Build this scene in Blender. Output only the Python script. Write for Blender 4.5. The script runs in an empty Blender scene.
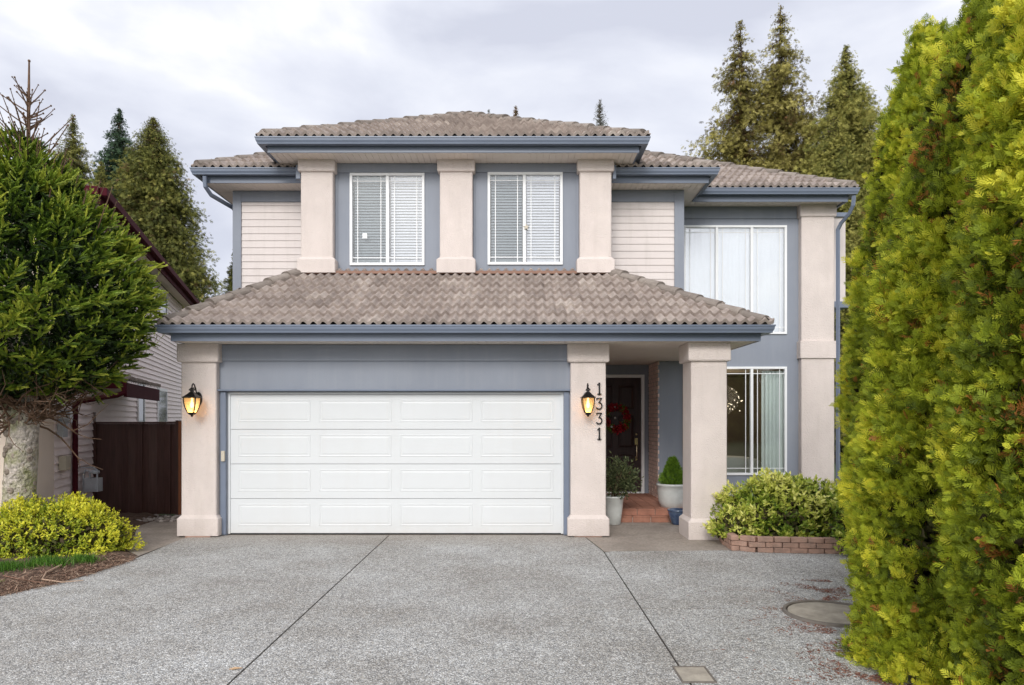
import bpy, bmesh, math, random
import numpy as np
from mathutils import Vector, Matrix
random.seed(7); rng = np.random.default_rng(11)
S = bpy.context.scene
C = S.collection
PI = math.pi

# ------------------------------------------------------------------ materials
def _lin(nt, kind, **kw):
    n = nt.nodes.new(kind)
    for k, v in kw.items(): setattr(n, k, v)
    return n
def mat(name, col, rough=0.7, var=0.08, vscale=3.0, bump=0.0, bscale=60.0, spec=0.35, metal=0.0, col2=None, v2scale=0.8, v2amt=0.0, detail=4.0, dist=0.01, stretch=None, coat=0.0):
    m = bpy.data.materials.new(name); m.use_nodes = True
    nt = m.node_tree; b = nt.nodes['Principled BSDF']
    tc = nt.nodes.new('ShaderNodeTexCoord')
    src = tc.outputs['Object']
    if stretch:
        mp = nt.nodes.new('ShaderNodeMapping'); mp.inputs['Scale'].default_value = stretch
        nt.links.new(src, mp.inputs['Vector']); src = mp.outputs['Vector']
    n = _lin(nt, 'ShaderNodeTexNoise'); n.inputs['Scale'].default_value = vscale; n.inputs['Detail'].default_value = detail
    n.inputs['Roughness'].default_value = 0.62
    nt.links.new(src, n.inputs['Vector'])
    r = nt.nodes.new('ShaderNodeValToRGB')
    r.color_ramp.elements[0].position = 0.3; r.color_ramp.elements[1].position = 0.7
    r.color_ramp.elements[0].color = tuple(max(0, c * (1 - var)) for c in col) + (1,)
    r.color_ramp.elements[1].color = tuple(min(1, c * (1 + var)) for c in col) + (1,)
    nt.links.new(n.outputs['Fac'], r.inputs['Fac'])
    out = r.outputs['Color']
    if col2 is not None:
        n2 = _lin(nt, 'ShaderNodeTexNoise'); n2.inputs['Scale'].default_value = v2scale; n2.inputs['Detail'].default_value = 5
        n2.inputs['Roughness'].default_value = 0.65
        nt.links.new(tc.outputs['Object'], n2.inputs['Vector'])
        r2 = nt.nodes.new('ShaderNodeValToRGB'); r2.color_ramp.elements[0].position = 0.45; r2.color_ramp.elements[1].position = 0.7
        r2.color_ramp.elements[1].color = (v2amt,) * 3 + (1,)
        nt.links.new(n2.outputs['Fac'], r2.inputs['Fac'])
        mx = nt.nodes.new('ShaderNodeMixRGB'); mx.inputs['Color2'].default_value = tuple(col2) + (1,)
        nt.links.new(r2.outputs['Color'], mx.inputs['Fac']); nt.links.new(out, mx.inputs['Color1']); out = mx.outputs['Color']
    nt.links.new(out, b.inputs['Base Color'])
    b.inputs['Roughness'].default_value = rough; b.inputs['Metallic'].default_value = metal
    b.inputs['Specular IOR Level'].default_value = spec
    if coat: b.inputs['Coat Weight'].default_value = coat; b.inputs['Coat Roughness'].default_value = 0.15
    if bump:
        nb = _lin(nt, 'ShaderNodeTexNoise'); nb.inputs['Scale'].default_value = bscale; nb.inputs['Detail'].default_value = 3
        nt.links.new(src, nb.inputs['Vector'])
        bp = nt.nodes.new('ShaderNodeBump'); bp.inputs['Strength'].default_value = bump; bp.inputs['Distance'].default_value = dist
        nt.links.new(nb.outputs['Fac'], bp.inputs['Height']); nt.links.new(bp.outputs['Normal'], b.inputs['Normal'])
    return m
def leafmat(name, stops, rough=0.55, transl=0.25):
    m = bpy.data.materials.new(name); m.use_nodes = True
    nt = m.node_tree; b = nt.nodes['Principled BSDF']; out = nt.nodes['Material Output']
    a = nt.nodes.new('ShaderNodeAttribute'); a.attribute_name = 'tint'
    r = nt.nodes.new('ShaderNodeValToRGB')
    el = r.color_ramp.elements
    while len(el) < len(stops): el.new(0.5)
    for e, (p, c) in zip(el, stops): e.position = p; e.color = tuple(c) + (1,)
    nt.links.new(a.outputs['Fac'], r.inputs['Fac']); nt.links.new(r.outputs['Color'], b.inputs['Base Color'])
    b.inputs['Roughness'].default_value = rough; b.inputs['Specular IOR Level'].default_value = 0.3
    t = nt.nodes.new('ShaderNodeBsdfTranslucent'); nt.links.new(r.outputs['Color'], t.inputs['Color'])
    mx = nt.nodes.new('ShaderNodeMixShader'); mx.inputs['Fac'].default_value = transl
    nt.links.new(b.outputs[0], mx.inputs[1]); nt.links.new(t.outputs[0], mx.inputs[2]); nt.links.new(mx.outputs[0], out.inputs['Surface'])
    return m
def glassmat(name, tint=(0.9, 0.95, 0.95), boost=1.0):
    m = bpy.data.materials.new(name); m.use_nodes = True
    nt = m.node_tree; out = nt.nodes['Material Output']; nt.nodes.remove(nt.nodes['Principled BSDF'])
    g = nt.nodes.new('ShaderNodeBsdfGlossy'); g.inputs['Roughness'].default_value = 0.0; g.inputs['Color'].default_value = (1, 1, 1, 1)
    t = nt.nodes.new('ShaderNodeBsdfTransparent'); t.inputs['Color'].default_value = tint + (1,)
    f = nt.nodes.new('ShaderNodeFresnel'); f.inputs['IOR'].default_value = 1.5
    mu = nt.nodes.new('ShaderNodeMath'); mu.operation = 'MULTIPLY'; mu.inputs[1].default_value = boost; mu.use_clamp = True
    n = nt.nodes.new('ShaderNodeTexNoise'); n.inputs['Scale'].default_value = 1.2
    tc = nt.nodes.new('ShaderNodeTexCoord'); nt.links.new(tc.outputs['Object'], n.inputs['Vector'])
    bp = nt.nodes.new('ShaderNodeBump'); bp.inputs['Strength'].default_value = 0.06; bp.inputs['Distance'].default_value = 0.03
    nt.links.new(n.outputs['Fac'], bp.inputs['Height']); nt.links.new(bp.outputs['Normal'], g.inputs['Normal'])
    nt.links.new(f.outputs[0], mu.inputs[0])
    mx = nt.nodes.new('ShaderNodeMixShader'); nt.links.new(mu.outputs[0], mx.inputs['Fac'])
    nt.links.new(t.outputs[0], mx.inputs[1]); nt.links.new(g.outputs[0], mx.inputs[2]); nt.links.new(mx.outputs[0], out.inputs['Surface'])
    return m
def emit(name, col, st):
    m = bpy.data.materials.new(name); m.use_nodes = True
    b = m.node_tree.nodes['Principled BSDF']
    b.inputs['Base Color'].default_value = tuple(col) + (1,); b.inputs['Emission Color'].default_value = tuple(col) + (1,)
    b.inputs['Emission Strength'].default_value = st
    return m
def tinted(name, stops, rough=0.85, bump=0.4, bscale=90, streak=None, spec=0.2):
    """base colour from the per-tile attribute, broken up by noise (weathering)"""
    m = leafmat(name, stops, rough, 0.0); nt = m.node_tree; b = nt.nodes['Principled BSDF']
    r = [x for x in nt.nodes if x.type == 'VALTORGB'][0]
    tc = nt.nodes.new('ShaderNodeTexCoord')
    n = nt.nodes.new('ShaderNodeTexNoise'); n.inputs['Scale'].default_value = 7; n.inputs['Detail'].default_value = 8; n.inputs['Roughness'].default_value = 0.75
    nt.links.new(tc.outputs['Object'], n.inputs['Vector'])
    r2 = nt.nodes.new('ShaderNodeValToRGB'); r2.color_ramp.elements[0].position = 0.35; r2.color_ramp.elements[1].position = 0.68
    r2.color_ramp.elements[0].color = (0.74, 0.71, 0.70, 1); r2.color_ramp.elements[1].color = (1.22, 1.21, 1.20, 1)
    nt.links.new(n.outputs['Fac'], r2.inputs['Fac'])
    mx = nt.nodes.new('ShaderNodeMixRGB'); mx.blend_type = 'MULTIPLY'; mx.inputs['Fac'].default_value = 1
    nt.links.new(r.outputs['Color'], mx.inputs['Color1']); nt.links.new(r2.outputs['Color'], mx.inputs['Color2'])
    nt.links.new(mx.outputs['Color'], b.inputs['Base Color'])
    nb = nt.nodes.new('ShaderNodeTexNoise'); nb.inputs['Scale'].default_value = bscale; nb.inputs['Detail'].default_value = 3
    nt.links.new(tc.outputs['Object'], nb.inputs['Vector'])
    bp = nt.nodes.new('ShaderNodeBump'); bp.inputs['Strength'].default_value = bump; bp.inputs['Distance'].default_value = 0.006
    nt.links.new(nb.outputs['Fac'], bp.inputs['Height']); nt.links.new(bp.outputs['Normal'], b.inputs['Normal'])
    b.inputs['Specular IOR Level'].default_value = spec
    return m

def weather(m, dirt, streak_amt=0.3, splash=None, sx=9, sz=0.7):
    nt = m.node_tree; b = nt.nodes['Principled BSDF']; L = nt.links.new
    src = b.inputs['Base Color'].links[0].from_socket
    tc = [n for n in nt.nodes if n.type == 'TEX_COORD'][0]
    mp = nt.nodes.new('ShaderNodeMapping'); mp.inputs['Scale'].default_value = (sx, sx, sz); L(tc.outputs['Object'], mp.inputs['Vector'])
    n = nt.nodes.new('ShaderNodeTexNoise'); n.inputs['Scale'].default_value = 1.0; n.inputs['Detail'].default_value = 6; n.inputs['Roughness'].default_value = .6; L(mp.outputs[0], n.inputs['Vector'])
    r = nt.nodes.new('ShaderNodeValToRGB'); r.color_ramp.elements[0].position = .5; r.color_ramp.elements[1].position = .75; r.color_ramp.elements[1].color = (streak_amt,) * 3 + (1,)
    L(n.outputs['Fac'], r.inputs['Fac']); fac = r.outputs['Color']
    mx = nt.nodes.new('ShaderNodeMixRGB'); mx.inputs['Color2'].default_value = tuple(dirt) + (1,); L(fac, mx.inputs['Fac']); L(src, mx.inputs['Color1']); out = mx.outputs['Color']
    if splash:
        sp = nt.nodes.new('ShaderNodeSeparateXYZ'); L(tc.outputs['Object'], sp.inputs[0])
        mr = nt.nodes.new('ShaderNodeMapRange'); mr.inputs['From Min'].default_value = 0.0; mr.inputs['From Max'].default_value = splash; mr.inputs['To Min'].default_value = .75; mr.inputs['To Max'].default_value = 0; L(sp.outputs['Z'], mr.inputs['Value'])
        n2 = nt.nodes.new('ShaderNodeTexNoise'); n2.inputs['Scale'].default_value = 14; n2.inputs['Detail'].default_value = 6; L(tc.outputs['Object'], n2.inputs['Vector'])
        mu = nt.nodes.new('ShaderNodeMath'); mu.operation = 'MULTIPLY'; mu.use_clamp = True; L(mr.outputs[0], mu.inputs[0]); L(n2.outputs['Fac'], mu.inputs[1])
        m2 = nt.nodes.new('ShaderNodeMixRGB'); m2.inputs['Color2'].default_value = tuple(dirt) + (1,); L(mu.outputs[0], m2.inputs['Fac']); L(out, m2.inputs['Color1']); out = m2.outputs['Color']
    L(out, b.inputs['Base Color'])
M = {}
M['blue'] = mat('blue_paint', (0.235, 0.258, 0.305), 0.6, 0.07, 1.6, 0.12, 120, stretch=(1, 1, 0.35), col2=(0.28, 0.30, 0.34), v2scale=0.9, v2amt=0.45)
M['trim'] = mat('blue_gutter_paint', (0.150, 0.180, 0.240), 0.38, 0.05, 2, 0, spec=0.5)
M['stucco'] = mat('pink_cream_stucco', (0.665, 0.59, 0.55), 0.9, 0.06, 2.0, 0.55, 60, spec=0.15, col2=(0.57, 0.50, 0.47), v2scale=1.3, v2amt=0.30, dist=0.022)
M['siding'] = mat('cream_siding', (0.66, 0.60, 0.575), 0.55, 0.04, 1.5, 0.08, 150, stretch=(0.5, 0.5, 3))
M['soffit'] = mat('cream_soffit', (0.74, 0.67, 0.61), 0.6, 0.04, 2)
M['white'] = mat('white_paint', (0.63, 0.65, 0.66), 0.42, 0.025, 1.2, 0.03, 300, spec=0.4, col2=(0.60, 0.61, 0.615), v2scale=0.7, v2amt=0.35)
M['vinyl'] = mat('white_vinyl', (0.80, 0.81, 0.82), 0.35, 0.02, 5)
M['grille'] = mat('white_grille', (0.84, 0.85, 0.86), 0.35, 0.02, 5)
M['blind'] = mat('blind_slats', (0.80, 0.82, 0.85), 0.5, 0.03, 4)
M['blind_dim'] = mat('blind_slats_dimmed', (0.40, 0.41, 0.44), 0.5, 0.03, 4)  # darker copy of the slats, an insect screen's dimming put into the colour
M['sheer'] = mat('white_sheer', (0.80, 0.83, 0.85), 0.8, 0.03, 3)
M['curtain'] = mat('pale_curtain', (0.93, 0.95, 0.92), 0.85, 0.04, 3)
M['dark'] = mat('dark_interior', (0.05, 0.042, 0.038), 0.8, 0.2, 2)
M['room'] = mat('room_wall', (0.20, 0.165, 0.13), 0.9, 0.1, 1)
M['floorwood'] = mat('room_floor', (0.12, 0.07, 0.045), 0.4, 0.2, 6)
M['glass'] = glassmat('window_glass', (0.90, 0.93, 0.935), 2.0)
M['glass_mid'] = glassmat('bay_window_glass', (0.96, 0.97, 0.98), 3.0)
M['glass_up'] = glassmat('bright_window_glass', (0.94, 0.955, 0.97), 5.0)
M['door'] = mat('dark_brown_door', (0.030, 0.012, 0.012), 0.42, 0.35, 4, 0.2, 40, stretch=(6, 6, 0.6))
M['brick'] = mat('red_brick_paver', (0.33, 0.155, 0.105), 0.75, 0.22, 7, 0.3, 90, col2=(0.30, 0.13, 0.08), v2scale=5, v2amt=0.6)
M['brickwall'] = mat('rough_pink_brick', (0.74, 0.56, 0.49), 0.9, 0.25, 14, 0.8, 60)
M['mortar'] = mat('mortar', (0.42, 0.38, 0.34), 0.95, 0.15, 20)
M['planter_brick'] = mat('planter_brick', (0.40, 0.25, 0.19), 0.9, 0.25, 9, 0.7, 70, col2=(0.23, 0.18, 0.15), v2scale=6, v2amt=0.5)
M['tile'] = tinted('concrete_roof_tile', [(0.0, (0.23, 0.195, 0.175)), (0.5, (0.35, 0.30, 0.27)), (1.0, (0.50, 0.445, 0.40))])
M['cap'] = tinted('hip_cap_tile', [(0.0, (0.19, 0.165, 0.145)), (1.0, (0.30, 0.265, 0.235))])
M['flash'] = mat('brown_flashing', (0.25, 0.14, 0.10), 0.6, 0.1, 4)
M['burg'] = mat('burgundy_paint', (0.065, 0.010, 0.016), 0.75, 0.1, 3, spec=0.08)
M['nsiding'] = mat('pink_siding', (0.88, 0.78, 0.77), 0.6, 0.04, 1.5)
M['nstucco'] = mat('cream_neighbour_stucco', (0.74, 0.64, 0.56), 0.9, 0.04, 2, 0.5, 80)
M['fence'] = mat('dark_brown_fence', (0.075, 0.036, 0.030), 0.30, 0.35, 6, 0.25, 30, spec=0.6, stretch=(5, 5, 0.4))
M['cedarpost'] = mat('orange_wood_post', (0.30, 0.11, 0.05), 0.7, 0.2, 8, stretch=(6, 6, 0.5))
M['metal'] = mat('grey_metal', (0.50, 0.53, 0.57), 0.45, 0.1, 8, metal=0.3)
M['beige'] = mat('beige_plastic', (0.52, 0.47, 0.38), 0.5, 0.05, 8)
M['lamp'] = mat('black_bronze', (0.018, 0.015, 0.014), 0.35, 0.2, 10, metal=0.6, spec=0.5)
M['black'] = mat('black_numbers', (0.012, 0.012, 0.013), 0.4, 0.1, 5)
M['brass'] = mat('door_brass', (0.75, 0.62, 0.42), 0.2, 0.05, 5, metal=1.0)
M['pot'] = mat('white_glazed_pot', (0.60, 0.62, 0.60), 0.32, 0.1, 4, col2=(0.42, 0.44, 0.42), v2scale=5, v2amt=0.5, coat=0.4)
M['bluepot'] = mat('blue_glazed_pot', (0.045, 0.075, 0.15), 0.2, 0.4, 7, coat=0.8, col2=(0.16, 0.22, 0.28), v2scale=9, v2amt=0.5)
M['soil'] = mat('garden_soil', (0.10, 0.062, 0.045), 0.95, 0.4, 14, 1.0, 40, col2=(0.20, 0.14, 0.10), v2scale=6, v2amt=0.6, dist=0.03)
M['straw'] = leafmat('dry_litter', [(0, (0.16, 0.085, 0.06)), (0.5, (0.32, 0.20, 0.14)), (1, (0.50, 0.37, 0.27))], 0.9, 0.1)
M['needle_litter'] = leafmat('red_brown_litter', [(0, (0.13, 0.05, 0.035)), (0.6, (0.27, 0.11, 0.075)), (1, (0.38, 0.20, 0.13))], 0.9, 0.1)
M['stones'] = leafmat('grey_stones', [(0, (0.13, 0.11, 0.10)), (0.5, (0.28, 0.24, 0.22)), (1, (0.45, 0.41, 0.38))], 0.9, 0.0)
M['bark'] = mat('grey_mossy_bark', (0.46, 0.41, 0.36), 0.95, 0.42, 18, 1.0, 20, col2=(0.17, 0.20, 0.025), v2scale=3.0, v2amt=0.95, dist=0.08)
M['twig'] = mat('brown_twig', (0.13, 0.078, 0.05), 0.9, 0.3, 9)
M['trunk'] = mat('brown_trunk', (0.10, 0.07, 0.05), 0.95, 0.3, 6, 0.6, 12)
M['conc'] = mat('smooth_concrete', (0.33, 0.285, 0.245), 0.9, 0.25, 30, 0.6, 120, col2=(0.19, 0.16, 0.135), v2scale=1.6, v2amt=0.7, detail=9)
M['lid'] = mat('concrete_lid', (0.36, 0.32, 0.265), 0.9, 0.3, 6, 0.5, 90, detail=8)
M['rim'] = mat('cast_rim', (0.16, 0.14, 0.12), 0.8, 0.15, 8, 0.5, 90)
M['joint'] = mat('joint_dirt', (0.05, 0.042, 0.035), 0.95, 0.3, 20)
M['grassground'] = mat('grass_ground', (0.055, 0.085, 0.025), 0.95, 0.4, 3, 0.6, 30, col2=(0.10, 0.09, 0.045), v2scale=0.5, v2amt=0.6)
M['white_shape'] = mat('pale_shape', (0.55, 0.53, 0.50), 0.9, 0.05, 6)

weather(M['stucco'], (.46, .40, .36), .26, .26, 7, 1.1)
weather(M['blue'], (.33, .345, .375), .22, None, 12, .5)
weather(M['white'], (.56, .54, .50), .13, .26, 6, .7)
weather(M['siding'], (.45, .41, .37), .35, None, 8, .8)
# exposed aggregate: pebbles by two voronoi layers
def aggregate():
    m = bpy.data.materials.new('exposed_aggregate'); m.use_nodes = True
    nt = m.node_tree; b = nt.nodes['Principled BSDF']; L = nt.links.new
    tc = nt.nodes.new('ShaderNodeTexCoord')
    v = nt.nodes.new('ShaderNodeTexVoronoi'); v.inputs['Scale'].default_value = 118; v.inputs['Randomness'].default_value = 1
    L(tc.outputs['Object'], v.inputs['Vector'])
    sx = nt.nodes.new('ShaderNodeSeparateColor'); L(v.outputs['Color'], sx.inputs[0])
    r = nt.nodes.new('ShaderNodeValToRGB'); el = r.color_ramp.elements
    for _ in range(4): el.new(0.5)
    for e, (p, c) in zip(el, [(0.0, (0.15, 0.15, 0.15)), (0.22, (0.25, 0.25, 0.255)), (0.45, (0.36, 0.36, 0.355)), (0.62, (0.43, 0.40, 0.36)), (0.82, (0.57, 0.575, 0.57)), (1.0, (0.80, 0.81, 0.81))]):
        e.position = p; e.color = c + (1,)
    L(sx.outputs[0], r.inputs['Fac'])
    # mortar between pebbles
    r1 = nt.nodes.new('ShaderNodeValToRGB'); r1.color_ramp.elements[0].position = 0.5; r1.color_ramp.elements[1].position = 0.85
    L(v.outputs['Distance'], r1.inputs['Fac'])
    mu = nt.nodes.new('ShaderNodeMath'); mu.operation = 'MULTIPLY'; mu.inputs[1].default_value = 0.75; L(r1.outputs['Color'], mu.inputs[0])
    mx = nt.nodes.new('ShaderNodeMixRGB'); mx.inputs['Color2'].default_value = (0.21, 0.205, 0.195, 1)
    L(mu.outputs[0], mx.inputs['Fac']); L(r.outputs['Color'], mx.inputs['Color1'])
    # broad stains
    n = nt.nodes.new('ShaderNodeTexNoise'); n.inputs['Scale'].default_value = 0.75; n.inputs['Detail'].default_value = 9; n.inputs['Roughness'].default_value = 0.68
    L(tc.outputs['Object'], n.inputs['Vector'])
    r2 = nt.nodes.new('ShaderNodeValToRGB'); r2.color_ramp.elements[0].position = 0.34; r2.color_ramp.elements[1].position = 0.68
    r2.color_ramp.elements[0].color = (0.78, 0.745, 0.70, 1); r2.color_ramp.elements[1].color = (1.19, 1.20, 1.20, 1)
    L(n.outputs['Fac'], r2.inputs['Fac'])
    m2 = nt.nodes.new('ShaderNodeMixRGB'); m2.blend_type = 'MULTIPLY'; m2.inputs['Fac'].default_value = 1
    L(mx.outputs['Color'], m2.inputs['Color1']); L(r2.outputs['Color'], m2.inputs['Color2'])
    n3 = nt.nodes.new('ShaderNodeTexNoise'); n3.inputs['Scale'].default_value = 22; n3.inputs['Detail'].default_value = 4
    L(tc.outputs['Object'], n3.inputs['Vector'])
    r3 = nt.nodes.new('ShaderNodeValToRGB'); r3.color_ramp.elements[0].position = 0.3; r3.color_ramp.elements[1].position = 0.7
    r3.color_ramp.elements[0].color = (0.82, 0.82, 0.82, 1); r3.color_ramp.elements[1].color = (1.15, 1.15, 1.15, 1)
    L(n3.outputs['Fac'], r3.inputs['Fac'])
    m3 = nt.nodes.new('ShaderNodeMixRGB'); m3.blend_type = 'MULTIPLY'; m3.inputs['Fac'].default_value = 1
    L(m2.outputs['Color'], m3.inputs['Color1']); L(r3.outputs['Color'], m3.inputs['Color2'])
    # dirtier, browner strip of cement near the garage apron (its own stain, world position)
    sp = nt.nodes.new('ShaderNodeSeparateXYZ'); L(tc.outputs['Object'], sp.inputs[0])
    mr = nt.nodes.new('ShaderNodeMapRange'); mr.inputs['From Min'].default_value = 9.1; mr.inputs['From Max'].default_value = 10.1
    L(sp.outputs['Y'], mr.inputs['Value'])
    ad = nt.nodes.new('ShaderNodeMath'); ad.operation = 'MULTIPLY'; L(mr.outputs[0], ad.inputs[0]); L(n.outputs['Fac'], ad.inputs[1])
    m4 = nt.nodes.new('ShaderNodeMixRGB'); m4.inputs['Color2'].default_value = (0.36, 0.31, 0.26, 1)
    L(ad.outputs[0], m4.inputs['Fac']); L(m3.outputs['Color'], m4.inputs['Color1'])
    L(m4.outputs['Color'], b.inputs['Base Color'])
    bp = nt.nodes.new('ShaderNodeBump'); bp.invert = True; bp.inputs['Strength'].default_value = 0.8; bp.inputs['Distance'].default_value = 0.006
    L(v.outputs['Distance'], bp.inputs['Height']); L(bp.outputs['Normal'], b.inputs['Normal'])
    b.inputs['Roughness'].default_value = 0.8; b.inputs['Specular IOR Level'].default_value = 0.3
    return m
M['agg'] = aggregate()

# ------------------------------------------------------------------ object helpers
def prop(o, label=None, cat=None, group=None, kind=None):
    if label: o['label'] = label
    if cat: o['category'] = cat
    if group: o['group'] = group
    if kind: o['kind'] = kind
    return o
def thing(name, label, cat, loc=(0, 0, 0), rz=0, group=None):
    o = bpy.data.objects.new(name, None); C.objects.link(o); o.location = loc; o.rotation_euler = (0, 0, rz)
    o.empty_display_size = 0.2
    return prop(o, label, cat, group)
class MB:
    """collects geometry given in world (or the parent's local) coordinates -> ONE mesh object"""
    def __init__(s): s.v = []; s.f = []; s.t = []
    def face(s, pts, t=None):
        i = len(s.v); s.v += [tuple(p) for p in pts]; s.f.append(tuple(range(i, i + len(pts))))
        s.t += [random.random() if t is None else t] * len(pts)
    def box(s, x0, x1, y0, y1, z0, z1, t=None):
        if t is None: t = random.random()
        i = len(s.v)
        s.v += [(x0, y0, z0), (x1, y0, z0), (x1, y1, z0), (x0, y1, z0), (x0, y0, z1), (x1, y0, z1), (x1, y1, z1), (x0, y1, z1)]
        s.f += [(i, i+3, i+2, i+1), (i+4, i+5, i+6, i+7), (i, i+1, i+5, i+4), (i+1, i+2, i+6, i+5), (i+2, i+3, i+7, i+6), (i+3, i, i+4, i+7)]
        s.t += [t] * 8
        return s
    def loft(s, rings, cap=True, closed=True, t=None):
        if t is None: t = random.random()
        i = len(s.v); n = len(rings[0])
        for r in rings: s.v += [tuple(p) for p in r]; s.t += [t] * n
        for k in range(len(rings) - 1):
            for j in range(n if closed else n - 1):
                a = i + k * n + j; b2 = i + k * n + (j + 1) % n
                s.f.append((a, b2, b2 + n, a + n))
        if cap and closed:
            s.f.append(tuple(i + j for j in range(n))[::-1]); s.f.append(tuple(i + (len(rings) - 1) * n + j for j in range(n)))
        return s
    def tube(s, pts, rad, n=8, t=None):
        pts = [Vector(p) for p in pts]; rings = []
        if not hasattr(rad, '__len__'): rad = [rad] * len(pts)
        up = Vector((0, 0, 1)); prev = None
        for k, p in enumerate(pts):
            d = (pts[min(k + 1, len(pts) - 1)] - pts[max(k - 1, 0)]).normalized()
            a = d.cross(prev if prev else (up if abs(d.z) < 0.9 else Vector((1, 0, 0))))
            if prev: a = prev - d * prev.dot(d)
            a.normalize(); prev = a; b2 = d.cross(a)
            rings.append([p + (a * math.cos(q * 2 * PI / n) + b2 * math.sin(q * 2 * PI / n)) * rad[k] for q in range(n)])
        return s.loft(rings, t=t)
    def lathe(s, prof, c=(0, 0, 0), n=24, t=None):
        return s.loft([[(c[0] + r * math.cos(q * 2 * PI / n), c[1] + r * math.sin(q * 2 * PI / n), c[2] + z) for q in range(n)] for r, z in prof], t=t)
    def sphere(s, c, r, n=10, sq=1.0):
        return s.lathe([(max(1e-4, r * math.sin(k * PI / 8)), -r * sq * math.cos(k * PI / 8)) for k in range(9)], c, n)
    def build(s, name, m, parent=None, smooth=False, bevel=0, attr=False):
        me = bpy.data.meshes.new(name); me.from_pydata(s.v, [], s.f); me.materials.append(m)
        if attr:
            a = me.attributes.new('tint', 'FLOAT', 'POINT'); a.data.foreach_set('value', np.array(s.t, dtype=np.float32))
        bm = bmesh.new(); bm.from_mesh(me); bmesh.ops.recalc_face_normals(bm, faces=bm.faces)
        if bevel: bmesh.ops.bevel(bm, geom=[e for e in bm.edges if e.is_manifold and e.calc_face_angle(0) > 0.5], offset=bevel, segments=2, affect='EDGES', profile=0.5, clamp_overlap=True)
        bm.to_mesh(me); bm.free()
        if smooth:
            me.polygons.foreach_set('use_smooth', [True] * len(me.polygons))
        o = bpy.data.objects.new(name, me); C.objects.link(o)
        if parent: o.parent = parent
        return o
def Bx(name, m, parent, *b, bevel=0):
    mb = MB()
    for q in b: mb.box(*q)
    return mb.build(name, m, parent, bevel=bevel)

def leaf_mesh(name, m, P, D, W, L, Wd, T, parent=None, fold=0.0):
    """N diamond leaves as one mesh; P base, D unit axis, W unit width axis"""
    N = len(P); L = np.asarray(L).reshape(-1, 1) * np.ones((N, 1)); Wd = np.asarray(Wd).reshape(-1, 1) * np.ones((N, 1))
    up = np.cross(D, W)
    mid = P + D * L * 0.5 + up * L * fold
    V = np.stack([P, mid + W * Wd * 0.5, P + D * L, mid - W * Wd * 0.5], 1).reshape(-1, 3)
    return quads(name, m, V, np.repeat(T, 4), parent)
def quads(name, m, V, T, parent=None):
    n = len(V) // 4
    me = bpy.data.meshes.new(name); me.vertices.add(4 * n); me.vertices.foreach_set('co', V.astype(np.float32).ravel())
    me.loops.add(4 * n); me.loops.foreach_set('vertex_index', np.arange(4 * n, dtype=np.int32))
    me.polygons.add(n); me.polygons.foreach_set('loop_start', np.arange(0, 4 * n, 4, dtype=np.int32))
    me.update(calc_edges=True); me.validate()
    a = me.attributes.new('tint', 'FLOAT', 'POINT'); a.data.foreach_set('value', np.clip(T, 0, 1).astype(np.float32))
    me.materials.append(m)
    o = bpy.data.objects.new(name, me); C.objects.link(o)
    if parent: o.parent = parent
    return o
def nrm(a): return a / np.maximum(np.linalg.norm(a, axis=-1, keepdims=True), 1e-9)
def rnd(n): return nrm(rng.normal(size=(n, 3)))
def perp(D):
    r = rnd(len(D)); return nrm(np.cross(D, r))

# ------------------------------------------------------------------ setting: ground, driveway, paths
def struct(name, mb, m, kind='structure', **k):
    o = mb.build(name, m, **k); o['kind'] = kind; return o
g = MB(); g.face([(-300, -300, 0), (300, -300, 0), (300, 400, 0), (-300, 400, 0)]); struct('ground', g, M['grassground'])
jb = MB(); jb.face([(-5.2, -9, 0.004), (4.2, -9, 0.004), (4.2, 11.4, 0.004), (-5.2, 11.4, 0.004)]); struct('driveway_joints', jb, M['joint'])
d = MB(); zt = 0.012; J = 0.008
def slab(mb, pts, z1=0.012):
    mb.loft([[(x, y, 0.0045) for x, y in pts], [(x, y, z1) for x, y in pts]])
slab(d, [(-9, -9), (-1.826 - J, -9), (-1.826 - J, 10.12), (-4.62, 10.12), (-4.66, 9.6), (-4.60, 8.9), (-4.56, 8.2), (-4.60, 7.6), (-4.68, 7.2), (-4.9, 6.6), (-5.6, 5.9), (-6.5, 5.5), (-9, 5.2)])
slab(d, [(-1.826 + J, -9), (1.11 - J, -9), (1.11 - J, 8.86), (0.95, 10.12), (-1.826 + J, 10.12)])
slab(d, [(1.11 + J, -9), (5.5, -9), (5.5, 6.2 - J), (1.11 + J, 6.2 - J)])
slab(d, [(1.11 + J, 6.2 + J * 1.4), (5.5, 6.2 + J * 1.4), (5.5, 8.9), (2.7, 8.93), (1.2, 8.86), (1.11 + J, 8.8)])
struct('driveway', d, M['agg'])
p = MB()
slab(p, [(1.12, 8.875), (2.7, 8.945), (3.1, 9.0), (3.1, 13.0), (0.97, 13.0), (0.97, 10.12)], 0.011)
slab(p, [(-4.66, 9.62), (-4.2, 9.62), (-4.2, 10.1), (-4.7, 12.0), (-6.0, 12.0), (-5.9, 10.9), (-5.4, 9.9), (-4.9, 8.7), (-4.63, 8.5)], 0.009)
struct('path', p, M['conc'])
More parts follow.
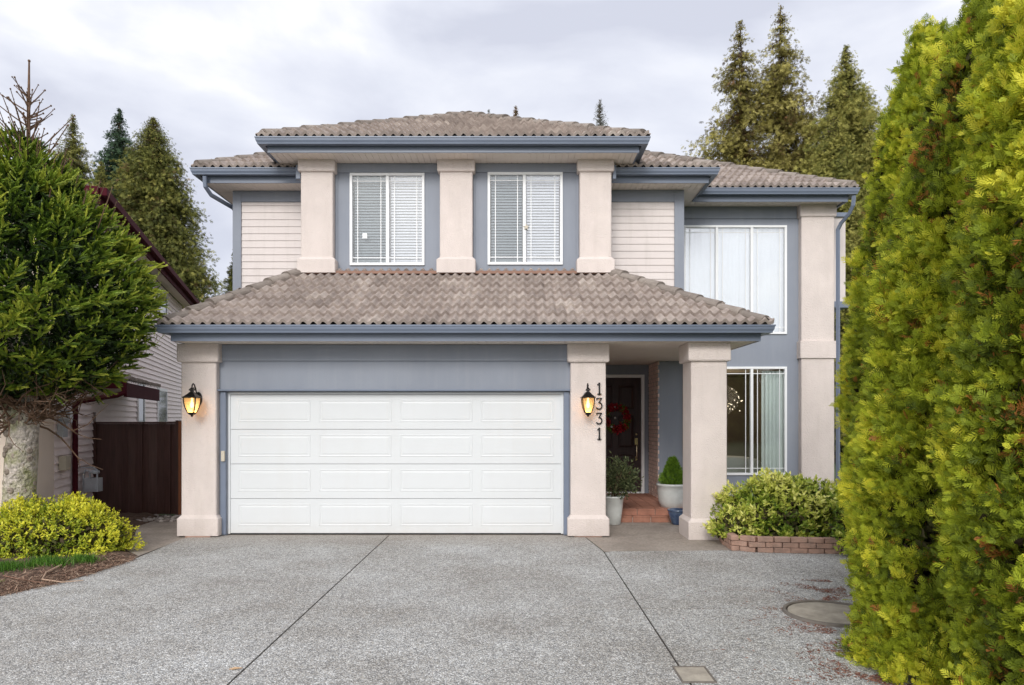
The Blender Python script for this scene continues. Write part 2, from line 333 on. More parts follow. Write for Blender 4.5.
# left planting bed: raised uneven soil
def hump(name, m, x0, x1, y0, y1, fn, nx=60, ny=60, inside=None):
    V = []; F = []
    for j in range(ny + 1):
        for i in range(nx + 1):
            x = x0 + (x1 - x0) * i / nx; y = y0 + (y1 - y0) * j / ny
            V.append((x, y, fn(x, y)))
    for j in range(ny):
        for i in range(nx):
            a = j * (nx + 1) + i; F.append((a, a + 1, a + nx + 2, a + nx + 1))
    me = bpy.data.meshes.new(name); me.from_pydata(V, [], F); me.materials.append(m)
    me.polygons.foreach_set('use_smooth', [True] * len(F))
    o = bpy.data.objects.new(name, me); C.objects.link(o); o['kind'] = 'structure'; return o
from mathutils import noise as N_
def bed_edge(y):   # x of the bed's right edge
    pts = [(5.2, -9), (5.5, -6.5), (5.9, -5.6), (6.6, -4.9), (7.2, -4.68), (7.6, -4.60), (8.2, -4.56), (8.6, -4.62), (8.9, -4.9), (9.9, -5.4), (10.9, -5.9), (12, -6.0), (13, -6.0)]
    for (a, xa), (b2, xb) in zip(pts, pts[1:]):
        if a <= y <= b2: return xa + (xb - xa) * (y - a) / (b2 - a)
    return -9
def bedz(x, y):
    dd = bed_edge(y) - x
    k = max(-0.3, min(1, dd / 0.35))
    return (0.004 + 0.075 * k + 0.03 * N_.noise(Vector((x * 5, y * 5, 0))) * max(0, k)) if dd > 0 else -0.02
hump('planting_bed', M['soil'], -10, -4.4, 5.3, 12.0, bedz, 140, 160)

# ------------------------------------------------------------------ HOUSE
H = thing('house', 'two storey blue grey house with cream pillars, brown tile roof and white garage door', 'house', (-0.5, 12, 0))
Hinv = Matrix.Translation((0.5, -12, 0))
def hb(mb, name, m, parent=None, **k):
    """build a house part: geometry in world coordinates, parented to the house (or a part of it)"""
    mb.v = [(x + 0.5, y - 12, z) for x, y, z in mb.v]
    return mb.build(name, m, parent or H, **k)
def hbox(name, m, *b, parent=None, bevel=0, one=False):
    if one:
        mb = MB()
        for q in b: mb.box(*q)
        return hb(mb, name, m, parent, bevel=bevel)
    for q in b:
        mb = MB(); mb.box(*q); o = hb(mb, name, m, parent, bevel=bevel)
    return o

def pillar(x0, x1, y0, y1, z0, z1, base=0.3, cap=0.25, bo=0.045, co=0.045, midband=None):
    mb = MB(); ch = 0.012
    prof = [(z0, bo)]
    if base: prof += [(z0 + base - 0.05, bo), (z0 + base, 0)]
    else: prof = [(z0, 0)]
    if midband: prof += [(midband[0], 0), (midband[0], co), (midband[1], co), (midband[1] + .002, 0)]
    if cap: prof += [(z1 - cap, 0), (z1 - cap + .003, co - 0.01), (z1 - cap + .02, co), (z1, co)]
    else: prof += [(z1, 0)]
    rings = []
    for z, o in prof:
        a, b2, c, e = x0 - o, x1 + o, y0 - o, y1 + o
        rings.append([(a + ch, c, z), (b2 - ch, c, z), (b2, c + ch, z), (b2, e - ch, z), (b2 - ch, e, z), (a + ch, e, z), (a, e - ch, z), (a, c + ch, z)])
    mb.loft(rings)
    return hb(mb, 'pillar', M['stucco'])
pillar(-4.76, -4.262, 9.95, 10.45, 0.03, 2.752, 0.29, 0.26)
pillar(0.777, 1.279, 9.95, 10.45, 0.03, 2.752, 0.29, 0.26)
pillar(2.44, 2.94, 9.75, 10.25, 0.0, 2.752, 0.30, 0.26)
for a, b2 in ((-3.46, -2.945), (-1.225, -0.70), (1.025, 1.535)):
    pillar(a, b2, 11.25, 11.6, 4.03, 5.845, 0.26, 0.19, 0.05, 0.04)
pillar(5.245, 5.853, 12.86, 13.3, 0.0, 5.625, 0.3, 0.23, 0.03, 0.03, midband=(2.80, 3.115))
hbox('pillar_footing', M['planter_brick'], (-4.68, -4.33, 9.90, 10.3, 0.0, 0.028), (0.83, 1.22, 9.92, 10.3, 0.0, 0.028))

def wall_with_holes(mb, x0, x1, y0, y1, z0, z1, holes):
    """holes: (xa, xb, za, zb); columns between hole edges"""
    xs = sorted({x0, x1} | {h[0] for h in holes} | {h[1] for h in holes})
    for a, b2 in zip(xs, xs[1:]):
        hs = sorted([h for h in holes if h[0] <= a + 1e-6 and h[1] >= b2 - 1e-6], key=lambda h: h[2])
        z = z0
        for h in hs:
            if h[2] > z: mb.box(a, b2, y0, y1, z, h[2], 0.5)
            z = h[3]
        if z < z1: mb.box(a, b2, y0, y1, z, z1, 0.5)
# garage wall, blue, with frieze and door opening
GD = (-4.16, 0.685, 0.0, 2.075)
w = MB(); wall_with_holes(w, -4.262, 0.777, 10.06, 10.22, 0.0, 2.75, [GD]); hb(w, 'garage_wall', M['blue'])
hbox('frieze_board', M['blue'], (-4.262, 0.777, 10.035, 10.057, 2.52, 2.75), bevel=0.003)
hbox('door_casing', M['trim'], (-4.235, GD[0], 10.03, 10.057, 0.03, 2.075), (GD[1], 0.76, 10.03, 10.057, 0.03, 2.075), bevel=0.004)
hbox('drip_cap', M['trim'], (-4.262, 0.775, 9.985, 10.057, 2.085, 2.112), bevel=0.005)
hbox('door_jamb', M['white'], (GD[0] + .001, GD[0] + .035, 10.10, 10.16, 0.03, 2.07), (GD[1] - .035, GD[1] - .001, 10.10, 10.16, 0.03, 2.07), (GD[0] + .036, GD[1] - .036, 10.10, 10.16, 2.04, 2.07), one=True)
# garage door: four sections, embossed long panels
gd = MB(); X0, X1 = GD[0] + .036, GD[1] - .036; Zb, Zt = 0.035, 2.038; sec = (Zt - Zb) / 4
yf = 10.115
def panel_face(mb, x0, x1, z0, z1, xs, y, depth=0.009):
    """section front face with raised-recess panels"""
    b_, i_ = 0.012, 0.026
    mb.box(x0, x1, y, y + 0.04, z0 + 0.003, z1 - 0.003, 0.5)
    for a, b2 in xs:
        za, zb = z0 + 0.105, z1 - 0.075
        R = lambda o, yy: [(a + o, yy, za + o), (b2 - o, yy, za + o), (b2 - o, yy, zb - o), (a + o, yy, zb - o)]
        mb.loft([R(0, y - .0005), R(0.006, y - 0.0035), R(0.012, y - 0.004), R(0.022, y - 0.0008), R(0.03, y - .0006), R(0.05, y - 0.004)], cap=False)
        mb.face(R(0.05, y - 0.004))
for k in range(4):
    xs = []
    wpan = (X1 - X0 - 0.10) / 4
    for q in range(4):
        a = X0 + 0.05 + q * wpan + 0.06; xs.append((a, a + wpan - 0.12))
    panel_face(gd, X0, X1, Zb + k * sec, Zb + (k + 1) * sec, xs, yf)
gdo = hb(gd, 'garage_door', M['white']); gdo['label'] = 'white sectional garage door with long embossed panels'
hbox('door_seal', M['black'], (X0, X1, 10.118, 10.15, 0.014, 0.034), parent=None)
hbox('threshold', M['conc'], (-4.2, 0.72, 10.06, 10.3, 0.0, 0.013))
hbox('keypad', M['beige'], (-4.215, -4.165, 9.995, 10.029, 1.08, 1.23), bevel=0.006)

# entry: side walls, door wall, brick reveal
CZ = 2.75
hbox('porch_wall', M['stucco'], (1.12, 1.278, 10.46, 13.9, 0.0, CZ))
hbox('brick_reveal', M['mortar'], (2.648, 2.80, 13.02, 13.9, 0.2, CZ - .003))
bw = MB(); zz = 0.21; k = 0
while zz < CZ - 0.06:
    y = 13.005 + (0.1 if k % 2 else 0)
    while y < 13.89:
        e = min(y + 0.195, 13.895)
        bw.box(2.632 + random.uniform(-.004, .004), 2.66, y, e, zz, zz + 0.065); y += 0.205
    if k % 2: bw.box(2.632, 2.66, 12.992, 13.098, zz, zz + 0.065)
    zz += 0.075; k += 1
hb(bw, 'brick_facing', M['brickwall'], bevel=0.004)
DX0, DX1, DZ0, DZ1 = 1.475, 2.485, 0.235, 2.50
w = MB(); wall_with_holes(w, 1.28, 2.632, 13.90, 14.02, 0.0, CZ, [(DX0 - .06, DX1 + .06, 0.215, DZ1 + .06)]); hb(w, 'entry_wall', M['blue'])
hbox('door_frame', M['vinyl'], (DX0 - .06, DX0, 13.86, 13.98, 0.20, DZ1), (DX1, DX1 + .06, 13.86, 13.98, 0.20, DZ1), (DX0 - .06, DX1 + .06, 13.86, 13.98, DZ1, DZ1 + .06), (DX0, DX1, 13.85, 13.98, 0.202, DZ0), bevel=0.004, one=True)
fd = MB(); fd.box(DX0, DX1, 13.93, 13.97, DZ0, DZ1, 0.5)
def rpanel(mb, a, b2, za, zb, y):
    R = lambda o, yy: [(a + o, yy, za + o), (b2 - o, yy, za + o), (b2 - o, yy, zb - o), (a + o, yy, zb - o)]
    mb.loft([R(0, y - .0005), R(0.008, y - 0.012), R(0.02, y - 0.012), R(0.035, y - 0.003), R(0.06, y - 0.010)], cap=False); mb.face(R(0.06, y - 0.010))
cx = (DX0 + DX1) / 2
for a, b2 in ((DX0 + .13, cx - .06), (cx + .06, DX1 - .13)):
    rpanel(fd, a, b2, 0.42, 0.98, 13.93); rpanel(fd, a, b2, 1.10, 1.75, 13.93); rpanel(fd, a, b2, 1.87, 2.36, 13.93)
fdo = hb(fd, 'front_door', M['door']); fdo['label'] = 'dark brown panelled front door in white frame'
hd = MB(); hx = DX1 - 0.095
hd.box(hx - .03, hx + .03, 13.91, 13.929, 1.16, 1.30, .5); hd.box(hx - .022, hx + .022, 13.91, 13.929, 0.86, 0.94, .5)
hd.tube([(hx, 13.90, 1.18), (hx, 13.86, 1.14), (hx, 13.855, 1.02), (hx, 13.865, 0.93), (hx, 13.90, 0.90)], 0.013)
hd.lathe([(0.001, 0), (0.026, 0), (0.026, 0.03), (0.001, 0.032)], (hx, 13.90, 1.36), 14)
hb(hd, 'door_handle', M['brass'], fdo, smooth=False, bevel=0.003)
# brick steps
st = MB()
st.box(1.34, 2.86, 11.33, 11.5, 0.0, 0.098, .4); st.box(1.34, 2.95, 11.5, 13.86, 0.0, 0.198, .4)
hb(st, 'step_core', M['mortar'])
sb = MB()
for row, (yf_, z0, z1, xe) in enumerate(((11.31, 0.012, 0.092, 2.87), (11.46, 0.110, 0.192, 2.96))):
    x = 1.30 + 0.1 * row
    while x < xe:
        sb.box(x, min(x + .285, xe), yf_, yf_ + 0.03, z0, z1); x += .295
    x = 1.30 + 0.1 * row
    while x < xe:
        sb.box(x, min(x + .285, xe), yf_ - 0.008, yf_ + 0.16, z1 + .001, z1 + 0.022); x += .295
y = 11.63
while y < 13.8:
    x = 1.3
    while x < 2.6:
        sb.box(x, x + .195, y, min(y + .195, 13.84), 0.196, 0.2125); x += .203
    y += .203
hb(sb, 'brick_steps', M['brick'], bevel=0.004)

# wing: blue wall with windows
WW = (3.115, 5.012)   # window X range
w = MB(); wall_with_holes(w, 2.81, 5.80, 13.0, 13.15, 0.0, 5.62, [(WW[0], WW[1], 0.652, 2.64), (WW[0], WW[1], 3.268, 5.262)]); w.box(2.64, 2.809, 13.0, 13.15, 0, 2.75, .5)
hb(w, 'wing_wall', M['blue'])
hbox('wing_frieze_board', M['blue'], (2.82, 5.21, 12.975, 12.997, 5.40, 5.62), bevel=0.003)
# upper main storey siding walls
def siding(name, x0, x1, y, z0, z1, m, e=0.12, parent=None, axis='x'):
    mb = MB(); z = z0
    while z < z1 - .001:
        zz = min(z + e, z1)
        if axis == 'x':
            mb.loft([[(x0, y, z), (x0, y - 0.015, z), (x0, y - 0.0138, z + .005), (x0, y - 0.003, zz), (x0, y, zz)], [(x1, y, z), (x1, y - 0.015, z), (x1, y - 0.0138, z + .005), (x1, y - 0.003, zz), (x1, y, zz)]], t=.5)
        else:   # wall along local y at x = y param, facing +x
            mb.loft([[(y, x0, z), (y + 0.028, x0, z), (y + 0.0265, x0, z + .006), (y + 0.003, x0, zz), (y, x0, zz)], [(y, x1, z), (y + 0.028, x1, z), (y + 0.0265, x1, z + .006), (y + 0.003, x1, zz), (y, x1, zz)]], t=.5)
        z += e
    return mb
hb(siding('s', -4.70, -3.5, 12.0, 3.18, 5.40, M['siding']), 'siding', M['siding'])
hb(siding('s', 1.56, 2.71, 12.0, 3.0, 5.40, M['siding']), 'siding', M['siding'])
hbox('upper_wall', M['blue'], (-4.82, -3.3, 12.001, 12.15, 2.8, 5.60), (1.5, 2.86, 12.001, 12.15, 2.8, 5.60), (2.71, 2.86, 12.151, 12.998, 2.8, 5.60))
hbox('corner_board', M['blue'], (-4.845, -4.70, 11.965, 12.0, 2.9, 5.60), (2.71, 2.875, 11.965, 12.0, 2.9, 5.60), (-4.70, -3.5, 11.968, 12.0, 5.40, 5.60), (1.56, 2.71, 11.968, 12.0, 5.40, 5.60), (-4.845, -4.822, 12.001, 12.15, 2.9, 5.6), bevel=0.003)
# bump-out wall
BW = [(-2.692, -1.500, 4.195, 5.672), (-0.450, 0.748, 4.205, 5.685)]
w = MB(); wall_with_holes(w, -3.45, 1.53, 11.40, 11.52, 3.9, 5.84, BW); w.box(-3.45, -3.3, 11.521, 12.0, 3.6, 5.84, .5); w.box(1.40, 1.53, 11.521, 12.0, 3.6, 5.84, .5)
hb(w, 'window_bay_wall', M['blue'])
hbox('bay_trim', M['blue'], (-2.94, -1.23, 11.375, 11.397, 5.69, 5.84), (-0.695, 1.02, 11.375, 11.397, 5.695, 5.84), bevel=0.003)
hbox('batten', M['blue'], (-2.94, -2.90, 11.383, 11.398, 4.08, 5.688), (-1.27, -1.232, 11.383, 11.398, 4.08, 5.688), (-0.695, -0.66, 11.383, 11.398, 4.08, 5.688), (0.985, 1.02, 11.383, 11.398, 4.08, 5.688))
hbox('flashing', M['flash'], (-3.40, 1.50, 11.24, 11.40, 4.02, 4.065))
# other walls closing the house
hbox('wall', M['siding'], (-4.75, -4.60, 10.46, 12.0, 0, 2.75), (-4.82, -4.67, 12.151, 21, 0, 5.6), (-4.67, 5.8, 20.85, 21, 0, 5.6), (5.66, 5.80, 13.31, 20.85, 0, 5.6), (-4.6, -4.262, 10.23, 10.5, 0, 2.74))
hbox('side_bay', M['siding'], (5.81, 6.40, 13.6, 16.5, 3.96, 5.6))
hbox('bay_base', M['trim'], (5.81, 6.46, 13.55, 16.5, 3.84, 3.958))
hbox('bay_cap', M['trim'], (5.81, 6.46, 13.55, 16.5, 5.602, 5.68))
# interior room shells (dark partitions behind the windows)
hbox('interior_wall', M['room'], (2.88, 5.64, 17.2, 17.3, 1.9, 2.7), (2.88, 3.75, 17.2, 17.3, 0.2, 1.9), (4.95, 5.64, 17.2, 17.3, 0.2, 1.9), (3.75, 4.95, 17.2, 17.3, 0.2, 0.75), (2.83, 2.88, 13.16, 17.2, 0.2, 2.7), (5.60, 5.65, 13.32, 17.2, .2, 2.7))
hbox('ceiling', M['room'], (2.9, 5.65, 13.16, 17.2, 2.71, 2.76))
hbox('floor', M['floorwood'], (2.9, 5.65, 13.16, 17.2, 0.15, 0.2), (2.9, 5.65, 13.16, 15.2, 2.95, 3.0))
hbox('upper_partition', M['dark'], (2.9, 5.65, 15.2, 15.25, 3.0, 5.5), (-3.28, 1.38, 13.0, 13.05, 3.6, 5.8))

# windows
def window(x0, x1, z0, z1, y, mulls, style, label=None, fw=0.042):
    f = MB(); yo, yi = y - 0.03, y + 0.05
    f.box(x0 - .012, x1 + .012, yo, yi, z0 - .012, z0 + fw - .012, .5); f.box(x0 - .012, x1 + .012, yo, yi, z1 - fw + .012, z1 + .012, .5)
    f.box(x0 - .012, x0 + fw - .012, yo, yi, z0 + fw - .012, z1 - fw + .012, .5); f.box(x1 - fw + .012, x1 + .012, yo, yi, z0 + fw - .012, z1 - fw + .012, .5)
    for mx_, mw in mulls: f.box(mx_ - mw / 2, mx_ + mw / 2, yo + .004, yi, z0 + fw - .012, z1 - fw + .012, .5)
    fo = hb(f, 'window', M['vinyl'], bevel=0.004)
    if label: fo['label'] = label
    edges = [x0 + fw - .012] + sum([[m_ - w_ / 2, m_ + w_ / 2] for m_, w_ in mulls], []) + [x1 - fw + .012]
    za, zb = z0 + fw - .012, z1 - fw + .012
    gr = MB(); gl = MB(); gls = []
    for k in range(0, len(edges), 2):
        a, b2 = edges[k], edges[k + 1]
        gl = MB(); gls.append(gl); gl.box(a + .001, b2 - .001, y + 0.008, y + 0.012, za, zb, .5)
        ins = 0.085
        for q in (a + ins, b2 - ins): gr.box(q - .006, q + .006, y - .002, y + .006, za, zb, .5)
        gr.box(a, b2, y - .0015, y + .0055, zb - ins - .006, zb - ins + .006, .5)
        gr.box(a, b2, y - .0015, y + .0055, za + ins - .006, za + ins + .006, .5)
    def child(mb, name, m, **kk):
        return hb(mb, name, m, fo, **kk)
    for q_, gl in enumerate(gls): child(gl, 'pane', M['glass_up'] if style == 'sheer' else (M['glass_mid'] if style == 'blind' and q_ == 1 else M['glass']))
    child(gr, 'grille', M['grille'])
    return fo, edges, za, zb
for i, (a, b2, z0, z1) in enumerate(BW):
    mu = (-2.09, 0.05) if i == 0 else (0.135, 0.05)
    fo, ed, za, zb = window(a, b2, z0, z1, 11.40, [mu], 'blind', 'white framed sliding window with closed blinds, ' + ('beside the left upper pillar' if i == 0 else 'beside the right upper pillar'))
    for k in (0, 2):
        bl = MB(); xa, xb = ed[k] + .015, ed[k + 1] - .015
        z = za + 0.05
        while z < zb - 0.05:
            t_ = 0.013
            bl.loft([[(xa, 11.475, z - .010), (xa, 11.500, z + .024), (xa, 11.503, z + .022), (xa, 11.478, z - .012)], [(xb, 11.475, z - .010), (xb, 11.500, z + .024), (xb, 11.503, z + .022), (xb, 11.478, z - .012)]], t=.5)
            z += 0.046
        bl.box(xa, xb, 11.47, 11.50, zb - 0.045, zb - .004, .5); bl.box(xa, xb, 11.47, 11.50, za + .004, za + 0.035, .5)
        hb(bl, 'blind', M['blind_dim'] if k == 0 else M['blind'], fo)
    if i == 0:
        hbox('sticker', M['vinyl'], (-2.50, -2.425, 11.402, 11.4045, 4.625, 4.71), parent=fo)
    else:
        mb = MB()
        pts = []
        for q in range(10):
            r_ = 0.055 if q % 2 == 0 else 0.022
            pts.append((0.165 + r_ * math.sin(q * PI / 5), r_ * math.cos(q * PI / 5) + 4.80))
        mb.loft([[(x, 11.355, z) for x, z in pts], [(x, 11.366, z) for x, z in pts]]); hb(mb, 'star_ornament', M['beige'], fo)
fo, ed, za, zb = window(WW[0], WW[1], 3.268, 5.262, 13.0, [(3.725, .05), (4.375, .05)], 'sheer', 'tall upper window with three bright panels reflecting the sky')
cu = MB()
def curtain(mb, xa, xb, y, z0, z1, n, amp=0.025, waves=8, thick=.004):
    pr = [(xa + (xb - xa) * k / n, y + amp * math.sin(k / n * waves * 2 * PI) + .5 * amp * math.sin(k / n * waves * 4.3 * PI + 1)) for k in range(n + 1)]
    lp = pr + [(x, yy + thick) for x, yy in pr[::-1]]
    mb.loft([[(x, yy, z0) for x, yy in lp], [(x, yy, z1) for x, yy in lp]], t=.5)
curtain(cu, WW[0], WW[1], 13.10, 3.15, 5.4, 120, 0.010, 9); hb(cu, 'sheer_curtain', M['sheer'], fo)
fo, ed, za, zb = window(WW[0], WW[1], 0.652, 2.64, 13.0, [(3.725, .05), (4.375, .05)], 'dark', 'tall ground floor window with a pale curtain at its right side')
cu = MB(); curtain(cu, 4.60, 4.99, 13.105, 0.3, 2.58, 90, 0.028, 5); hb(cu, 'curtain', M['curtain'], fo)

# house number
def stroke(mb, pts, w_, y0, y1):
    for a, b2 in zip(pts, pts[1:]):
        a = Vector((a[0], a[1])); b2 = Vector((b2[0], b2[1])); dd = (b2 - a); 
        if dd.length < 1e-6: continue
        dd.normalize(); nn = Vector((-dd.y, dd.x)) * w_ / 2; e = dd * w_ * .35
        q = [a - e + nn, b2 + e + nn, b2 + e - nn, a - e - nn]
        mb.loft([[(v.x, y0, v.y) for v in q], [(v.x, y1, v.y) for v in q]])
nx = 1.183
for ch, zt_, in (('1', 2.195), ('3', 1.985), ('3', 1.775), ('1', 1.555)):
    mb = MB(); h = 0.16; zb_ = zt_ - h; wd = 0.05
    if ch == '1':
        stroke(mb, [(nx, zb_), (nx, zt_)], 0.022, 9.925, 9.944); stroke(mb, [(nx - .026, zt_ - .022), (nx, zt_)], 0.013, 9.925, 9.943); stroke(mb, [(nx - .024, zb_ + .005), (nx + .024, zb_ + .005)], 0.013, 9.925, 9.942)
    else:
        arc = [(nx - .006 + 0.042 * math.sin(q * PI / 10), zb_ + 0.048 + 0.046 * math.cos(q * PI / 10)) for q in range(0, 14)]
        stroke(mb, [(nx - .036, zt_ - .022), (nx - .036, zt_ - .006), (nx + .032, zt_ - .006), (nx - .008, zb_ + 0.094)], 0.013, 9.925, 9.944); stroke(mb, arc, 0.015, 9.9255, 9.9435)
    o = hb(mb, 'house_number', M['black']); o['label'] = 'black metal numeral ' + ch

# eaves: sweep a profile along a polyline with mitred corners (outward side = right of the walking direction given)
def sweep(mb, path, prof, inward):
    """path: list of (x,y) outer lip; inward: list of per-vertex mitre vectors (unit offset per metre)"""
    rings = []
    for (x, y), (mx_, my) in zip(path, inward):
        rings.append([(x + mx_ * dd, y + my * dd, z) for dd, z in prof])
    mb.loft(rings, t=.5)
def eave(path, inward, z, soffit=None, drop=0.205, gname='gutter'):
    gprof = [(0, z), (0.0, z - .018), (0.008, z - .024), (0.012, z - .055), (0.028, z - .085), (0.032, z - .105), (0.12, z - .105), (0.12, z - .03), (0.018, z - .03), (0.012, z)]
    mb = MB(); sweep(mb, path, gprof, inward); hb(mb, 'gutter', M['trim'])
    fprof = [(0.15, z - .01), (0.1501, z - drop), (0.172, z - drop), (0.172, z - .01)]
    mb = MB(); sweep(mb, path, fprof, inward); hb(mb, 'fascia', M['trim'])
ZG, ZT, ZM = 2.955, 6.03, 5.785
eave([(-4.86, 13.0), (-4.86, 9.4), (3.49, 9.4), (3.49, 12.995)], [(1, 0), (1, 1), (-1, 1), (-1, 0)], ZG)
eave([(-4.02, 13.2), (-4.02, 10.75), (2.07, 10.75), (2.07, 13.2)], [(1, 0), (1, 1), (-1, 1), (-1, 0)], ZT, drop=0.195)
eave([(-5.32, 21.4), (-5.32, 11.4), (-3.52, 11.4)], [(1, 0), (1, 1), (0, 1)], ZM)
eave([(1.52, 11.4), (3.33, 11.4), (3.33, 12.40), (6.10, 12.40), (6.10, 21.4)], [(0, 1), (-1, 1), (-1, 1), (-1, 1), (-1, 0)], ZM)
# soffits with thin grooves
def soff(name, x0, x1, y0, y1, z, m=None, pitch=0.11, along='x'):
    mb = MB()
    mb.box(x0, x1, y0, y1, z, z + 0.02, .5)
    return mb
sf = MB()
def boards(mb, x0, x1, y0, y1, z, along='x', e=0.1):
    if along == 'x':
        y = y0
        while y < y1 - .002: mb.box(x0, x1, y, min(y + e - .006, y1), z, z + .012, .5); y += e
    else:
        x = x0
        while x < x1 - .002: mb.box(x, min(x + e - .006, x1), y0, y1, z, z + .012, .5); x += e
    mb.box(x0, x1, y0, y1, z + .0125, z + .02, .5)
boards(sf, -4.708, 3.339, 9.552, 10.0, 2.755, 'y', 0.1)
boards(sf, 1.285, 3.339, 10.0, 12.97, 2.756, 'x', 0.12); boards(sf, 1.285, 2.63, 12.971, 13.898, 2.756, 'x', 0.12)
boards(sf, -4.708, 1.284, 10.001, 10.06, 2.757, 'x')
boards(sf, -4.708, -4.60, 10.061, 12.0, 2.757, 'x')
boards(sf, -3.868, 1.918, 10.902, 11.395, 5.842, 'y', 0.1)
boards(sf, -3.868, -3.46, 11.396, 12.6, 5.842, 'x'); boards(sf, 1.54, 1.918, 11.396, 12.6, 5.842, 'x')
boards(sf, -5.168, -3.30, 11.552, 11.963, 5.585, 'y'); boards(sf, -5.168, -4.85, 11.964, 21, 5.585, 'x')
boards(sf, 1.54, 3.178, 11.552, 12.0, 5.602, 'y'); boards(sf, 2.88, 3.178, 12.001, 12.55, 5.602, 'x')
boards(sf, 2.88, 5.948, 12.552, 13.0, 5.622, 'y'); boards(sf, 5.802, 5.948, 13.001, 21, 5.622, 'x')
hb(sf, 'soffit', M['soffit'])

# roofs -------------------------------------------------------------------
def tiles(mb, O, u, run, rise, width, depth, clips, e=0.31, pitch=0.135, t0=0):
    """O eave origin, u horizontal unit along eave, run horizontal unit up-slope; clips: (point2d, normal2d keep-inside)"""
    O = Vector(O); u = Vector(u); run = Vector(run)
    s = (run + Vector((0, 0, rise))).normalized(); n = u.cross(s).normalized()
    if n.z < 0: n = -n
    slen = depth * math.sqrt(1 + rise * rise)
    bm = bmesh.new(); lay = bm.verts.layers.float.new('tint')
    ns = 8; cols = int(width / pitch * ns) + 1; rows = int(slen / e) + 1
    for r in range(rows):
        ring = [[], [], []]
        jit = random.uniform(-.3, .3)
        for c in range(cols + 1):
            uu = c * pitch / ns
            tid = int((c + (r % 2) * ns) / (2 * ns)); rr = random.Random(tid * 131 + r * 7919 + t0)
            tt = rr.gauss(0.5, 0.15); lift = rr.uniform(-0.004, 0.005); sh = rr.uniform(-.006, .006)
            ph = (uu / pitch) % 1.0
            w_ = 0.5 - 0.5 * math.cos(2 * PI * ph); w_ = w_ ** 1.2 * 0.050
            v0 = r * e - 0.012 + sh; v1 = (r + 1) * e + 0.03
            base = O + u * uu
            a = base + s * v0 + n * (0.0 + w_ + lift + 0.004); b_ = base + s * v0 + n * (0.056 + w_ + lift); cc = base + s * v1 + n * (w_ + 0.004)
            for k2, pp in enumerate((a, b_, cc)):
                vv = bm.verts.new(pp); vv[lay] = tt; ring[k2].append(vv)
        for c in range(cols):
            for k2 in (0, 1):
                f = bm.faces.new((ring[k2][c], ring[k2][c + 1], ring[k2 + 1][c + 1], ring[k2 + 1][c])); f.smooth = k2 == 1
        if r % 1 == 0:
            pass
    for (px_, py), (nx_, ny) in clips:
        bmesh.ops.bisect_plane(bm, geom=bm.verts[:] + bm.edges[:] + bm.faces[:], plane_co=(px_, py, 0), plane_no=(nx_, ny, 0), clear_outer=True)
    bm.verts.index_update(); i0 = len(mb.v)
    for v in bm.verts: mb.v.append(tuple(v.co)); mb.t.append(v[lay])
    for f in bm.faces: mb.f.append(tuple(i0 + v.index for v in f.verts))
    bm.free()
def caps(mb, p0, p1, r=0.118, L=0.36):
    p0, p1 = Vector(p0), Vector(p1); p0 = p0 + (p1 - p0).normalized() * .09; d_ = (p1 - p0); n_ = int(d_.length / L) + 1; d_.normalize()
    side = d_.cross(Vector((0, 0, 1))).normalized(); up = side.cross(d_).normalized()
    for k in range(n_):
        a = p0 + d_ * (k * L - 0.02); b_ = p0 + d_ * min((k + 1) * L + 0.04, (p1 - p0).length + .05)
        rings = []
        j1, j2 = random.uniform(-.006, .006), random.uniform(-.008, .008)
        for q, rr, hh in ((a, r * 0.6, 0.005), (a, r * 1.08, 0.022), (b_, r * 0.92, 0.0)):
            rings.append([q + side * (rr * math.cos(t_ * PI / 8) + j1) + up * (rr * 0.62 * math.sin(t_ * PI / 8) + hh + j2 - .01) for t_ in range(9)] + [q - side * rr * .9 - up * .07, q + side * rr * .9 - up * .07])
        mb.loft(rings, cap=True, closed=True)
def bedm(mb, pts): mb.face(pts, .1)
PG = 0.56
R1 = MB(); zg = ZG - 0.005
ya, xl, xr = 9.44, -4.82, 3.45
yt = 11.40; zt_ = zg + PG * (yt - ya); xtl = -3.48; xtr = xr - (yt - ya)
def inward2(p, q, inside):
    """clip through p-q keeping 'inside'"""
    px_, py = p; dx, dy = q[0] - p[0], q[1] - p[1]; nx_, ny = dy, -dx
    if (inside[0] - px_) * nx_ + (inside[1] - py) * ny > 0: nx_, ny = -nx_, -ny
    return (p, (nx_, ny))
mid = (0, 10.3)
tiles(R1, (xl, ya, zg), (1, 0, 0), (0, 1, 0), PG, xr - xl, yt - ya, [inward2((xl, ya), (xtl, yt), mid), inward2((xr, ya), (xtr, yt), mid), ((0, yt - .02), (0, 1))])
tiles(R1, (xr, ya, zg), (0, 1, 0), (-1, 0, 0), PG, 13.0 - ya, 1.95, [inward2((xr, ya), (xtr, yt), (3.4, 12)), ((0, 12.998), (0, 1)), ((1.55, 0), (-1, 0))], t0=5)
pl = (zt_ - zg) / (xtl - xl)
tiles(R1, (xl, ya, zg), (0, 1, 0), (1, 0, 0), pl, 12.0 - ya, xtl - xl, [inward2((xl, ya), (xtl, yt), (-4.8, 12)), ((0, 11.96), (0, 1)), ((xtl, 0), (1, 0))], t0=9)
r1 = hb(R1, 'garage_roof', M['tile'], attr=True)
def hcap(p0, p1, par):
    cp = MB(); caps(cp, p0, p1); hb(cp, 'hip_tiles', M['cap'], par, attr=True)
hcap((xl + .02, ya + .02, zg + .03), (xtl, yt - .05, zt_ + .03), r1); hcap((xr - .02, ya + .02, zg + .03), (xtr + .03, yt - .05, zt_ + .03), r1)
